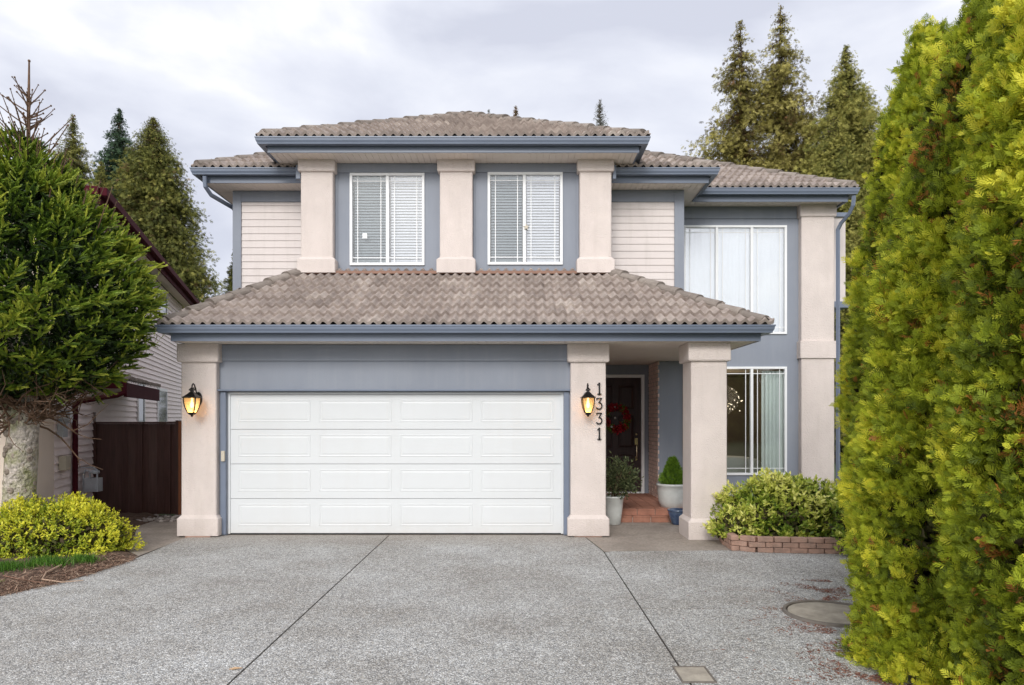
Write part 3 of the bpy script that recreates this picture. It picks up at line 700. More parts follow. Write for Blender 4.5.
# underlay so nothing shows below the tiles
ul = MB(); ul.face([(xl, ya, zg - .03), (xr, ya, zg - .03), (xtr, yt, zt_ - .03), (xtl, yt, zt_ - .03)]); ul.face([(xr, ya, zg - .03), (xr, 12.998, zg - .03), (1.55, 12.998, zg - .03 + PG * 1.9), (1.55, 11.34, zg - .03 + PG * 1.9)]); ul.face([(xl, ya, zg - .03), (xtl, yt, zt_ - .03), (xtl, 11.99, zt_ - .03), (xl, 11.99, zg - .03)])
hb(ul, 'underlay', M['dark'], r1)
# top (window bay) roof
PT = 0.535
R2 = MB(); xl, xr, ya = -3.98, 2.03, 10.79; z0 = ZT - .005; hw = (xr - xl) / 2; xc = (xl + xr) / 2; yb = 17.5
apex = (xc, ya + hw)
tiles(R2, (xl, ya, z0), (1, 0, 0), (0, 1, 0), PT, xr - xl, hw, [inward2((xl, ya), apex, (xc, ya + .5)), inward2((xr, ya), apex, (xc, ya + .5))], t0=20)
tiles(R2, (xr, ya, z0), (0, 1, 0), (-1, 0, 0), PT, yb - ya, hw, [inward2((xr, ya), apex, (xr, ya + 5)), ((xc, 0), (-1, 0))], t0=25)
tiles(R2, (xl, ya, z0), (0, 1, 0), (1, 0, 0), PT, yb - ya, hw, [inward2((xl, ya), apex, (xl, ya + 5)), ((xc, 0), (1, 0))], t0=29)
r2 = hb(R2, 'bay_roof', M['tile'], attr=True)
za_ = z0 + PT * hw
hcap((xl + .02, ya + .02, z0 + .03), apex + (za_ + .03,), r2); hcap((xr - .02, ya + .02, z0 + .03), apex + (za_ + .03,), r2); hcap(apex + (za_ + .03,), (xc, yb, za_ + .03), r2)
ul = MB(); A_ = apex + (za_ - .03,); B_ = (xc, yb, za_ - .03); zz = z0 - .03
ul.face([(xl, ya, zz), (xr, ya, zz), A_]); ul.face([(xr, ya, zz), (xr, yb, zz), B_, A_]); ul.face([(xl, ya, zz), A_, B_, (xl, yb, zz)]); ul.face([(xl, yb, zz), (xr, yb, zz), B_])
hb(ul, 'underlay', M['dark'], r2)
# main roof: left block + wing block
R3 = MB(); z0 = ZM - .005; hips = []; ul = MB(); PT = 0.56
def hiprect(xl, xr, ya, yb, t0, faces, P=PT, cutv=None):
    hw = min(xr - xl, yb - ya) / 2
    if xr - xl < yb - ya: r0, r1_ = ((xl + xr) / 2, ya + hw), ((xl + xr) / 2, yb - hw)
    else: r0, r1_ = (xl + hw, (ya + yb) / 2), (xr - hw, (ya + yb) / 2)
    ra, rb = r0 + (z0 + P * hw,), r1_ + (z0 + P * hw,)
    inn = ((xl + xr) / 2, ya + .05)
    if 'f' in faces:
        tiles(R3, (xl, ya, z0), (1, 0, 0), (0, 1, 0), P, xr - xl, hw, [inward2((xl, ya), r0, inn), inward2((xr, ya), r0 if xr - xl < yb - ya else r1_, inn)] + (cutv or []), t0=t0)
    rr = r0 if xr - xl < yb - ya else r1_
    if 'r' in faces: tiles(R3, (xr, ya, z0), (0, 1, 0), (-1, 0, 0), P, yb - ya, hw, [inward2((xr, ya), rr, (xr, (ya + yb) / 2)), inward2((xr, yb), r1_, (xr, (ya + yb) / 2))], t0=t0 + 3)
    if 'l' in faces: tiles(R3, (xl, ya, z0), (0, 1, 0), (1, 0, 0), P, yb - ya, hw, [inward2((xl, ya), r0, (xl, (ya + yb) / 2)), inward2((xl, yb), r0 if xr - xl > yb - ya else r1_, (xl, (ya + yb) / 2))], t0=t0 + 7)
    up = lambda p_, d=.03: (p_[0], p_[1], p_[2] + d)
    fl = (xl, ya, z0); fr = (xr, ya, z0); bl_ = (xl, yb, z0); br = (xr, yb, z0)
    if xr - xl < yb - ya: prs = [(fl, ra), (fr, ra), (bl_, rb), (br, rb)]
    else: prs = [(fl, ra), (bl_, ra), (fr, rb), (br, rb)]
    for a, b_ in prs + [(ra, rb)]: hips.append((up(a), up(b_)))
    dn = lambda p_: (p_[0], p_[1], p_[2] - .03)
    if xr - xl < yb - ya:
        ul.face([dn(fl), dn(fr), dn(ra)]); ul.face([dn(fr), dn(br), dn(rb), dn(ra)]); ul.face([dn(bl_), dn(fl), dn(ra), dn(rb)]); ul.face([dn(br), dn(bl_), dn(rb)])
    else:
        ul.face([dn(fl), dn(fr), dn(rb), dn(ra)]); ul.face([dn(fr), dn(br), dn(rb)]); ul.face([dn(bl_), dn(fl), dn(ra)]); ul.face([dn(br), dn(bl_), dn(ra), dn(rb)])
hiprect(-5.28, 3.29, 11.44, 20.9, 40, 'frl')
hiprect(-5.27, 6.06, 12.44, 21.3, 60, 'fr')
r3 = hb(R3, 'main_roof', M['tile'], attr=True); [hcap(a, b_, r3) for a, b_ in hips]; hb(ul, 'underlay', M['dark'], r3)
# downspouts
dn = MB(); dn.tube([(6.02, 12.47, 5.66), (6.02, 12.50, 5.50), (6.00, 12.6, 5.38), (5.93, 12.78, 5.25), (5.90, 12.83, 5.15), (5.90, 12.83, 0.1)], 0.038, 4); hb(dn, 'downspout', M['trim'])
dn = MB(); dn.tube([(-5.1, 11.47, 5.66), (-5.1, 11.49, 5.50), (-5.06, 11.62, 5.40), (-4.90, 12.12, 5.34), (-4.875, 12.25, 5.25), (-4.875, 12.25, 0.1)], 0.036, 8); hb(dn, 'downspout', M['trim'])
dn = MB(); dn.tube([(5.97, 14.6, 3.55), (6.1, 14.6, 3.45), (6.1, 14.6, 3.3), (5.9, 14.6, 3.1)], 0.06, 8); hb(dn, 'vent_pipe', M['trim'])
hbox('gutter_end', M['trim'], (-3.56, -3.48, 11.30, 11.39, 5.56, 5.79), (1.56, 1.62, 11.30, 11.39, 5.56, 5.79), bevel=0.01)

# ------------------------------------------------------------------ lanterns
M['amber'] = bpy.data.materials.new('amber_glass'); M['amber'].use_nodes = True
_nt = M['amber'].node_tree; _b = _nt.nodes['Principled BSDF']; _o = _nt.nodes['Material Output']
_t = _nt.nodes.new('ShaderNodeBsdfTransparent'); _t.inputs['Color'].default_value = (1, .86, .62, 1)
_tr = _nt.nodes.new('ShaderNodeBsdfTranslucent'); _tr.inputs['Color'].default_value = (1, .80, .52, 1)
_m = _nt.nodes.new('ShaderNodeMixShader'); _m.inputs[0].default_value = 0.62; _nt.links.new(_t.outputs[0], _m.inputs[1]); _nt.links.new(_tr.outputs[0], _m.inputs[2]); _nt.links.new(_m.outputs[0], _o.inputs['Surface'])
M['bulb'] = emit('warm_bulb', (1.0, 0.70, 0.36), 6)
def lantern(loc, label):
    t = thing('wall_lantern', label, 'lantern', loc, 0, 'lit wall lanterns on the garage pillars')
    # local: wall at y=0, lantern axis at y=-0.20; z=0 at cage top
    pl_ = MB(); 
    pts = [(0.055 * math.cos(a), 0.10 * math.sin(a) - 0.02) for a in [k * 2 * PI / 16 for k in range(16)]]
    pl_.loft([[(x, 0, z) for x, z in pts], [(x, -0.018, z) for x, z in pts], [(x * .8, -0.03, z * .85 - .003) for x, z in pts]]); pl_.build('back_plate', M['lamp'], t)
    ar = MB(); ar.tube([(0, -0.02, 0.0), (0, -0.06, 0.05), (0, -0.09, 0.12), (0, -0.125, 0.175), (0, -0.165, 0.19), (0, -0.195, 0.17), (0, -0.20, 0.13), (0, -0.20, 0.09)], 0.0095, 8)
    ar.tube([(0, -0.10, 0.13), (0, -0.13, 0.11), (0, -0.15, 0.125), (0, -0.14, 0.145)], 0.006, 6); ar.build('arm', M['lamp'], t)
    c = (0, -0.20, 0)
    cp_ = MB(); n = 4
    def hexr(r, z, ph=PI / 4): return [(c[0] + r * math.cos(ph + k * 2 * PI / n), c[1] + r * math.sin(ph + k * 2 * PI / n), z) for k in range(n)]
    cp_.loft([hexr(.012, .135), hexr(.045, .105), hexr(.048, .096), hexr(.024, .088), hexr(.03, .075), hexr(.065, .045), hexr(.12, .008), hexr(.140, 0.004), hexr(.138, -.012), hexr(.11, -.012)]); cp_.build('lantern_cap', M['lamp'], t)
    cg = MB()
    for k in range(4):
        a = PI / 4 + k * PI / 2; f = lambda r, z: (c[0] + r * math.cos(a), c[1] + r * math.sin(a), z)
        cg.tube([f(.118, -.012), f(.112, -.08), f(.092, -.15), f(.06, -.215)], 0.0075, 6)
    cg.loft([hexr(.054, -.212), hexr(.06, -.222), hexr(.045, -.242), hexr(.02, -.252), hexr(.016, -.268), hexr(.004, -.275)])
    cg.build('cage', M['lamp'], t)
    gl = MB(); gl.loft([hexr(.114, -.012), hexr(.108, -.08), hexr(.088, -.15), hexr(.056, -.212)], cap=False); gl.build('glass', M['amber'], t)
    bu = MB(); bu.lathe([(.001, -.15), (.016, -.145), (.024, -.12), (.022, -.09), (.013, -.06), (.011, -.012), (.001, -.011)], (c[0], c[1], 0), 12); bu.build('bulb', M['bulb'], t, smooth=True)
    ld = bpy.data.lights.new('lantern_light', 'POINT'); ld.energy = 0.8; ld.color = (1, .55, .22); ld.shadow_soft_size = 0.03
    lo = bpy.data.objects.new('lantern_light', ld); C.objects.link(lo); lo.parent = t; lo.location = (0, -0.20, -0.19)
    return t
lantern((-4.512, 9.949, 1.99), 'lit black wall lantern on the pillar left of the garage door')
lantern((1.003, 9.949, 1.99), 'lit black wall lantern beside the house number 1331')

# ------------------------------------------------------------------ foliage generators
M['thuja'] = leafmat('cedar_hedge_leaf', [(0, (0.42, 0.17, 0.04)), (0.05, (0.05, 0.075, 0.012)), (0.35, (0.21, 0.27, 0.024)), (0.7, (0.45, 0.51, 0.038)), (1, (0.76, 0.72, 0.07))], 0.6, 0.4)
M['inner'] = leafmat('inner_twigs_shaded', [(0, (0.05, 0.032, 0.018)), (1, (0.07, 0.075, 0.02))], 0.9, 0.0)  # dead-brown twigs, with the shade inside the foliage put into the colour
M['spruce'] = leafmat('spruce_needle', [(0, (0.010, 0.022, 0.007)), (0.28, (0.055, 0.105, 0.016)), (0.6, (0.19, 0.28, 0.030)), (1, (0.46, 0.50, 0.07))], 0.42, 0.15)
M['gold'] = leafmat('golden_leaf', [(0, (0.06, 0.10, 0.012)), (0.35, (0.18, 0.27, 0.025)), (0.65, (0.42, 0.47, 0.035)), (1, (0.76, 0.72, 0.06))], 0.45, 0.25)
M['varieg'] = leafmat('green_cream_leaf', [(0, (0.05, 0.10, 0.015)), (0.4, (0.20, 0.29, 0.03)), (0.7, (0.50, 0.54, 0.08)), (1, (0.76, 0.74, 0.22))], 0.4, 0.22)
M['cedarbg'] = leafmat('cedar_far', [(0, (0.20, 0.13, 0.05)), (0.25, (0.055, 0.068, 0.020)), (0.6, (0.17, 0.18, 0.040)), (1, (0.38, 0.35, 0.09))], 0.8, 0.2)
M['rusty'] = leafmat('cedar_rusty', [(0, (0.24, 0.12, 0.05)), (0.35, (0.10, 0.080, 0.028)), (0.7, (0.24, 0.215, 0.05)), (1, (0.48, 0.42, 0.13))], 0.8, 0.2)
M['darkfir'] = leafmat('fir_dark', [(0, (0.012, 0.028, 0.018)), (1, (0.07, 0.12, 0.06))], 0.8, 0.1)
M['pale'] = leafmat('pale_needle', [(0, (0.10, 0.11, 0.09)), (1, (0.26, 0.27, 0.24))], 0.8, 0.1)
M['grassblade'] = leafmat('grass_blade', [(0, (0.035, 0.11, 0.015)), (1, (0.13, 0.27, 0.03))], 0.5, 0.3)
M['dwarf'] = leafmat('lime_conifer', [(0, (0.05, 0.11, 0.012)), (1, (0.20, 0.34, 0.03))], 0.6, 0.25)
M['potshrub'] = leafmat('olive_leaf', [(0, (0.03, 0.05, 0.018)), (1, (0.16, 0.18, 0.08))], 0.6, 0.2)
M['wreath'] = leafmat('red_petal', [(0, (0.18, 0.006, 0.010)), (0.8, (0.50, 0.02, 0.035)), (1, (0.5, 0.35, 0.3))], 0.6, 0.1)

def spray(P, D, NN, L, T):
    """flat scale-leaf sprays: P base, D axis, NN plane normal, L length -> quads"""
    out = []; tt = []
    W = nrm(np.cross(NN, D)); n = len(P); L = L.reshape(-1, 1)
    segs = [(0.0, 1.0, 0.0, 0.065)]
    for f, a, l in ((0.10, 0.80, 0.55), (0.30, 0.68, 0.52), (0.50, 0.6, 0.40), (0.70, 0.5, 0.28)):
        segs += [(f, l, a, 0.065), (f + .06, l, -a, 0.065)]
    for f, l, a, w in segs:
        base = P + D * L * f; dd = nrm(D * math.cos(a) + W * math.sin(a) + NN * rng.normal(0, .12, (n, 1))); ww = nrm(np.cross(NN, dd)); ll = L * l
        m_ = base + dd * ll * .55; wd = np.maximum(L * w * 0.55, .004)
        out.append(np.stack([base, m_ + ww * wd, base + dd * ll, m_ - ww * wd], 1)); tt.append(np.repeat((T + rng.normal(0, .04, n))[:, None], 4, 1))
    return np.concatenate(out).reshape(-1, 3), np.concatenate(tt).ravel()

def cedar(loc, prof, label, seed, dens=1.0, sz=1.0, wob=0.065, group='tall cedar hedge trees along the right edge', face=None):
    global rng
    rng = np.random.default_rng(seed)
    t = thing('cedar_tree', label, 'tree', loc, 0, group)
    zs = np.array([p_[0] for p_ in prof]); rs = np.array([p_[1] for p_ in prof]); Hh = zs[-1]
    nc = int(2100 * dens)
    # clump anchors area weighted
    zz = rng.uniform(0, Hh, nc * 4); acc = rng.uniform(0, rs.max(), nc * 4) < np.interp(zz, zs, rs) + .06; zz = zz[acc][:nc * 2]
    n = len(zz); an = rng.uniform(0, 2 * PI, n)
    if face is not None:   # the side towards the open (away from neighbours) is densest
        keep = (np.cos(an - face) > -0.25) | (rng.uniform(size=n) < 0.25); zz = zz[keep]; an = an[keep]; n = len(zz)
    rr = np.interp(zz, zs, rs)
    wv = np.array([N_.noise(Vector((math.cos(a) * 1.6 + seed, math.sin(a) * 1.6, z * 1.1))) for a, z in zip(an, zz)])
    w2 = np.array([N_.noise(Vector((math.cos(a) * 4.5 + seed, math.sin(a) * 4.5, z * 4.0))) for a, z in zip(an, zz)])
    rr = rr * (1 + wob * wv * 2) + w2 * .10 - .04 + rng.normal(0, .03, n)
    wv = wv + w2 * .5
    out = np.stack([np.cos(an), np.sin(an), np.zeros(n)], 1)
    A = out * (np.maximum(rr, .02) - 0.10)[:, None]; A[:, 2] = zz
    k = int(27 / sz)
    P = np.repeat(A, k, 0); O = np.repeat(out, k, 0); ct = np.repeat(rng.normal(.56, .18, n) + .45 * wv, k)
    m_ = len(P)
    D = nrm(O * rng.uniform(.25, .9, (m_, 1)) + np.array([0, 0, 1]) * rng.uniform(0, 1.1, (m_, 1)) + rnd(m_) * .62)
    P = P + rnd(m_) * 0.045 + O * rng.uniform(-.04, .07, (m_, 1))
    NN = nrm(np.cross(D, rnd(m_)))
    L = rng.uniform(.045, .095, m_) * sz
    T = ct + rng.normal(0, .12, m_); dead = np.repeat(rng.uniform(size=n) < .02, k) & (rng.uniform(size=m_) < .25); T[dead | (rng.uniform(size=m_) < .008)] = 0.0
    V, tt = spray(P, D, NN, L, T)
    quads('crown', M['thuja'], V, tt, t)
    # inner twig mass: dead brown, darkened further to paint in the inner shade
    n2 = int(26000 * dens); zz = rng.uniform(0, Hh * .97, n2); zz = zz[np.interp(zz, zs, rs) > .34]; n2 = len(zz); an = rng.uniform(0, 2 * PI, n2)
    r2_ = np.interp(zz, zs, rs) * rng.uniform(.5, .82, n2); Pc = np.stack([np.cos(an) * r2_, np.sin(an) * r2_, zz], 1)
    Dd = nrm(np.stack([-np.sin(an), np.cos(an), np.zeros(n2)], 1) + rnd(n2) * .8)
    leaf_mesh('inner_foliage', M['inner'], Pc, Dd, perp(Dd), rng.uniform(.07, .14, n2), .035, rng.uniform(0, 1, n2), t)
    tk = MB(); tk.tube([(0, 0, 0), (0.01, 0, Hh * .4), (0, .01, Hh * .92)], [.09, .06, .01], 8); tk.build('trunk', M['trunk'], t)
    return t
cedar((4.22, 7.0, 0), [(0, .66), (.6, .78), (1.2, .86), (1.9, .84), (2.9, .75), (3.9, .61), (4.8, .47), (5.35, .22), (5.6, .03)], 'yellow green cedar hedge tree nearest the front planter and the wing window', 3, 1.0, face=PI * 1.1)
cedar((3.56, 6.15, 0), [(0, .5), (1.2, .6), (2.4, .58), (3.4, .46), (4.2, .34), (4.7, .2), (5.0, .07), (5.12, .02)], 'slender cedar hedge tree, second from the house, with a thin separate tip', 9, 0.8, face=PI * 1.1)
cedar((3.27, 4.78, 0), [(0, .90), (.5, .88), (1.3, .86), (2.4, .80), (3.3, .62), (4.0, .40), (4.5, .20), (5.1, .03)], 'full yellow green cedar hedge tree with overhanging foliage beside the round manhole lid', 5, 1.15, face=PI * 1.1)
cedar((3.24, 3.50, 0), [(0, .84), (.7, .92), (1.5, .94), (2.6, .90), (3.6, .80), (4.4, .5), (5.2, .05)], 'closest yellow green cedar hedge tree, cut off by the right edge', 8, 1.15, .85, face=PI * 1.0)

# --- lollipop spruce
def spruce(loc):
    global rng
    rng = np.random.default_rng(21)
    t = thing('spruce_tree', 'round pruned spruce with bare mossy trunk and spiky leader in the left bed', 'tree', loc)
    zs = np.array([1.85, 2.1, 2.5, 3.0, 3.4, 3.85, 4.25, 4.6, 4.85, 5.05]); rs = np.array([.35, 1.12, 1.52, 1.66, 1.62, 1.38, 1.06, .74, .44, .14])
    P, D, L, T = [], [], [], []
    def branchlet(b0, dr, ln, n_s, base_t, lift=.35, sc=1.0):
        side = nrm(np.cross(dr, [0, 0, 1.0]) + rng.normal(0, .25, 3))
        P.append(b0 + dr * ln * .62); D.append(dr); L.append(.16 * sc); T.append(base_t + .12)
        for k in range(n_s):
            f = (k + 1) / (n_s + 1); sgn = 1 if k % 2 else -1
            dd = nrm(dr * rng.uniform(.55, .9) + side * sgn * rng.uniform(.5, .9) + np.array([0, 0, rng.uniform(-.1, lift)]))
            P.append(b0 + dr * ln * f * .8); D.append(dd); L.append(rng.uniform(.11, .175) * sc); T.append(base_t + rng.normal(0, .08))
    n = 2100
    for i in range(n):
        while True:
            z = rng.uniform(1.85, 5.03)
            if rng.uniform(0, 1.85) < np.interp(z, zs, rs) + .1: break
        a = rng.uniform(0, 2 * PI); 
        w_ = N_.noise(Vector((math.cos(a) * 2.2, math.sin(a) * 2.2, z * 1.7)))
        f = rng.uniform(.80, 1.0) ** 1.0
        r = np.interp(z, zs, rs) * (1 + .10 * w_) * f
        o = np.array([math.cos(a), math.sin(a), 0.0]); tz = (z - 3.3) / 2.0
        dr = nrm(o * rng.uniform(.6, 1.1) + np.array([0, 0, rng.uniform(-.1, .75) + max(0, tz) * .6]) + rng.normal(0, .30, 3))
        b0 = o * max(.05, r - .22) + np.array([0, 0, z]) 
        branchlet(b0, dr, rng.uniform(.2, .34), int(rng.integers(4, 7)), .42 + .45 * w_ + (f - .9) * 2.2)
    P_, D_, L_, T_ = map(np.array, (P, D, L, T)); T_ = T_ + rng.normal(0, .17, len(T_))
    nn = 30; m_ = len(P_)
    Pn = np.repeat(P_, nn, 0); Dn = np.repeat(D_, nn, 0); Ln = np.repeat(L_, nn); Tn = np.repeat(T_, nn)
    fr = np.tile(np.linspace(0.02, 1.0, nn), m_) + rng.uniform(-.02, .02, m_ * nn)
    rad = perp(Dn); nd = nrm(Dn * 1.0 + rad * .55 + np.array([0, 0, .12]))
    base = Pn + Dn * (Ln * fr)[:, None]
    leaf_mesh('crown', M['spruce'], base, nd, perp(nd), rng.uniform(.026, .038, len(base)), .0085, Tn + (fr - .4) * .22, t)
    # solid green body of every shoot
    Dc = np.repeat(D_, 2, 0); Wc = perp(Dc); Wc[1::2] = nrm(np.cross(Dc[1::2], Wc[0::2]))
    leaf_mesh('shoots', M['spruce'], np.repeat(P_, 2, 0), Dc, Wc, np.repeat(L_, 2) * 1.08, .034, np.repeat(T_, 2) + .02, t)
    # inner boughs, crown shade put into their dark tint
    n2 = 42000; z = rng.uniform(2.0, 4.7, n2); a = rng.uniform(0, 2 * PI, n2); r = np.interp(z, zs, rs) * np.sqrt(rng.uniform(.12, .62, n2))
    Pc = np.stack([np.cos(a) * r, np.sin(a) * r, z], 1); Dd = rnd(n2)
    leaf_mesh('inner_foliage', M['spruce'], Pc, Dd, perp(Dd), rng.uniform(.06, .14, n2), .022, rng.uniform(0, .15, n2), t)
    # trunk with knots, mossy fork
    tk = MB(); 
    base_pts = [(0, 0, 0), (.0, 0, .3), (.02, 0, .7), (.03, 0, 1.2), (.05, 0, 1.6), (.10, 0, 1.9), (.16, .02, 2.3), (.10, 0, 3.4), (.03, 0, 4.6), (.0, 0, 5.3)]
    rings = []
    for (x, y, z), r in zip(base_pts, [.215, .19, .18, .175, .165, .12, .095, .06, .035, .02]):
        rings.append([(x + r * (1 + .09 * math.sin(3 * q + z * 4) + random.uniform(-.05, .05)) * math.cos(q), y + r * (1 + .09 * math.sin(3 * q + z * 4)) * math.sin(q), z) for q in [k * 2 * PI / 14 for k in range(14)]])
    tk.loft(rings)
    tk.tube([(.0, -.02, 1.5), (-.12, -.05, 1.8), (-.32, -.05, 2.15), (-.55, 0, 2.6)], [.11, .095, .07, .04], 8)
    kns = []
    for k in range(22):   # knots: collar rings of bark
        z = rng.uniform(.35, 1.75); a = rng.uniform(-PI, 0.6); rr = .172; c = Vector((.02 + rr * math.cos(a), rr * math.sin(a), z)); o = Vector((math.cos(a), math.sin(a), 0))
        kn = MB(); kn.tube([c - o * .03, c + o * .004, c + o * .014, c + o * .006], [.050, .040, .024, .008], 9); kns.append(kn)
    tk.build('trunk', M['bark'], t, smooth=True); M['knot'] = mat('bark_knots', (.24, .20, .165), .95, .4, 20, .8, 30); [k_.build('knot', M['knot'], t, smooth=True) for k_ in kns]
    # bare brown lower branches
    br = MB()
    for k in range(150):
        a = rng.uniform(0, 2 * PI); z0_ = rng.uniform(1.55, 2.15); q = Vector((.06 + .1 * math.cos(a), .1 * math.sin(a), z0_)); d_ = Vector((math.cos(a), math.sin(a), rng.uniform(-.25, .35))); pts = [q.copy()]
        st_ = rng.uniform(.11, .20)
        for s_ in range(6):
            d_ = (d_ + Vector(tuple(rng.normal(0, .33, 3))) + Vector((0, 0, .10))).normalized(); q = q + d_ * st_; pts.append(q.copy())
        r0 = rng.uniform(.007, .018); br.tube(pts, [r0 * (1 - s_ / 7.5) for s_ in range(7)], 5)
        for m2 in range(2):
            s0 = pts[int(rng.integers(2, 5))]; d2 = Vector(tuple(rng.normal(0, 1, 3))).normalized(); br.tube([s0, s0 + d2 * .14, s0 + d2 * .22 + Vector((0, 0, .05))], [.006, .004, .002], 4)
    br.build('bare_branches', M['twig'], t)
    # leader and bare top shoots with bud knobs
    ld = MB()
    def shoot(p, d_, l, r):
        p = Vector(p); d_ = Vector(d_).normalized(); e = p + d_ * l; mid_ = p + d_ * l * .5 + Vector((0, 0, -.02 * l)); ld.tube([p, mid_, e], [r, r * .8, r * .5], 5); ld.sphere(e, r * 1.25, 6)
        for q in range(int(l / .055)):
            f = rng.uniform(.05, 1); pp = p + d_ * l * f; dd = Vector(tuple(rng.normal(0, 1, 3))); dd = (dd.normalized() + d_ * .6).normalized(); ld.tube([pp, pp + dd * .02], [.005, .0015], 3)
    ld.tube([(.1, 0, 4.6), (.12, 0, 5.2), (.13, 0, 6.18)], [.035, .024, .010], 6); ld.sphere((.13, 0, 6.19), .018, 6)
    for k in range(72):
        z = rng.uniform(4.55, 5.75); a = rng.uniform(0, 2 * PI); l = (6.15 - z) * rng.uniform(.3, .68); shoot((.12, 0, z), (math.cos(a), math.sin(a), rng.uniform(.55, 1.3)), l, rng.uniform(.007, .011))
    for k in range(110):   # upright candles scattered over the upper crown
        a = rng.uniform(0, 2 * PI); z = rng.uniform(3.9, 4.95); r = np.interp(z, zs, rs) * rng.uniform(.5, .98); shoot((r * math.cos(a), r * math.sin(a), z), (.35 * math.cos(a), .35 * math.sin(a), 1), rng.uniform(.18, .42), .008)
    ld.build('leader', M['twig'], t)
    # yellow-stemmed young candles
    n3 = 520; zz = rng.uniform(2.4, 4.9, n3); a = rng.uniform(0, 2 * PI, n3); r = np.interp(zz, zs, rs) * rng.uniform(.86, 1.0, n3)
    Pb = np.stack([np.cos(a) * r, np.sin(a) * r, zz], 1); Db = nrm(np.stack([np.cos(a) * .45, np.sin(a) * .45, np.ones(n3)], 1) + rnd(n3) * .25); Lb = rng.uniform(.10, .22, n3)
    nn = 24; Pn = np.repeat(Pb, nn, 0); Dn = np.repeat(Db, nn, 0); Ln = np.repeat(Lb, nn); fr = rng.uniform(0, 1, n3 * nn); nd = nrm(Dn * 1.0 + perp(Dn) * .6)
    leaf_mesh('young_shoots', M['spruce'], Pn + Dn * (Ln * fr)[:, None], nd, perp(nd), .024, .007, np.repeat(rng.uniform(.7, 1.0, n3), nn), t)
    return t
spruce((-6.32, 8.9, 0.05))

# --- leafy mounds
def mound(name, label, cat, loc, rx, ry, h, n_ros, m, leaf=(.035, .06), lw=.45, seed=1, twigs=True, tmean=.55, group=None, bias=.3, low=0.0):
    global rng
    rng = np.random.default_rng(seed)
    t = thing(name, label, cat, loc, 0, group)
    u = rng.uniform(-0.05, 1, n_ros); a = rng.uniform(0, 2 * PI, n_ros)
    ph = np.arccos(np.clip(u, -1, 1)); sx = np.sin(ph)
    f = rng.uniform(.78, 1.04, n_ros)
    wv = np.array([N_.noise(Vector((math.cos(q) * s_ * 2.5 + seed, math.sin(q) * s_ * 2.5, w_ * 2.5))) for q, s_, w_ in zip(a, sx, u)])
    f = f * (1 + .22 * wv)
    O = nrm(np.stack([np.cos(a) * sx, np.sin(a) * sx, np.maximum(u, 0) + .1], 1))
    Pc = np.stack([np.cos(a) * sx * rx, np.sin(a) * sx * ry, np.maximum(u, 0.0) * h + low], 1) * f[:, None]; Pc[:, 2] = np.maximum(Pc[:, 2], .03)
    k = 9; P = np.repeat(Pc, k, 0); Oo = np.repeat(O, k, 0); n = len(P)
    ax = nrm(Oo + np.array([0, 0, .6])); D = nrm(ax * rng.uniform(.2, 1.1, (n, 1)) + rnd(n) * .95)
    P = P + ax * rng.uniform(-.05, .03, (n, 1))
    T = np.repeat(tmean + .35 * wv + rng.normal(0, .12, n_ros) + (f - .9) * bias * 4, k) + rng.normal(0, .13, n)
    W = nrm(np.cross(D, ax + rnd(n) * .4)); L = rng.uniform(leaf[0], leaf[1], n)
    leaf_mesh('foliage', m, P, D, W, L, L * lw, T, t, fold=.08)
    n2 = n_ros * 2; a = rng.uniform(0, 2 * PI, n2); rr = np.sqrt(rng.uniform(0, .75, n2)); zz = rng.uniform(0.02, .8, n2) * np.sqrt(np.maximum(0, 1 - rr ** 2)) * h
    Pc = np.stack([np.cos(a) * rr * rx, np.sin(a) * rr * ry, zz + low], 1); Dd = rnd(n2)
    leaf_mesh('inner_foliage', M['inner'], Pc, Dd, perp(Dd), .09, .05, rng.uniform(0, 1, n2), t)
    if twigs:
        tw = MB()
        for q in range(40):
            a_ = rng.uniform(0, 2 * PI); s_ = rng.uniform(.2, .85); e = Vector((math.cos(a_) * rx * s_, math.sin(a_) * ry * s_, h * math.sqrt(1 - s_ * s_) * .9 + low)); tw.tube([(e.x * .15, e.y * .15, 0), e * .55 + Vector((0, 0, -.03)), e], [.012, .008, .004], 5)
        tw.build('stems', M['twig'], t)
    return t
mound('golden_shrub', 'low golden yellow shrub spreading at the foot of the spruce', 'shrub', (-5.84, 8.75, 0.04), .98, .72, .64, 3900, M['gold'], leaf=(.028, .048), seed=4, tmean=.66)
mound('golden_shrub', 'golden shrub cut off by the left edge of the photo', 'shrub', (-6.95, 8.5, 0.04), .85, .75, .52, 2600, M['gold'], leaf=(.028, .048), seed=5, tmean=.68)
mound('variegated_shrub', 'green and cream variegated shrub in the brick planter', 'shrub', (3.72, 9.55, 0.16), 1.02, .62, .72, 1900, M['varieg'], leaf=(.05, .085), lw=.42, seed=6, tmean=.50)
mound('variegated_shrub', 'small sprawling end of shrub leaning over the pillar base', 'shrub', (2.92, 9.30, 0.14), .30, .22, .36, 150, M['varieg'], leaf=(.05, .08), lw=.4, seed=16, tmean=.62)
mound('green_shrub', 'dark leafy shrub between the planter and the cedar hedge', 'shrub', (4.55, 8.75, 0.05), .62, .5, .85, 700, M['varieg'], leaf=(.04, .07), seed=17, tmean=.22)
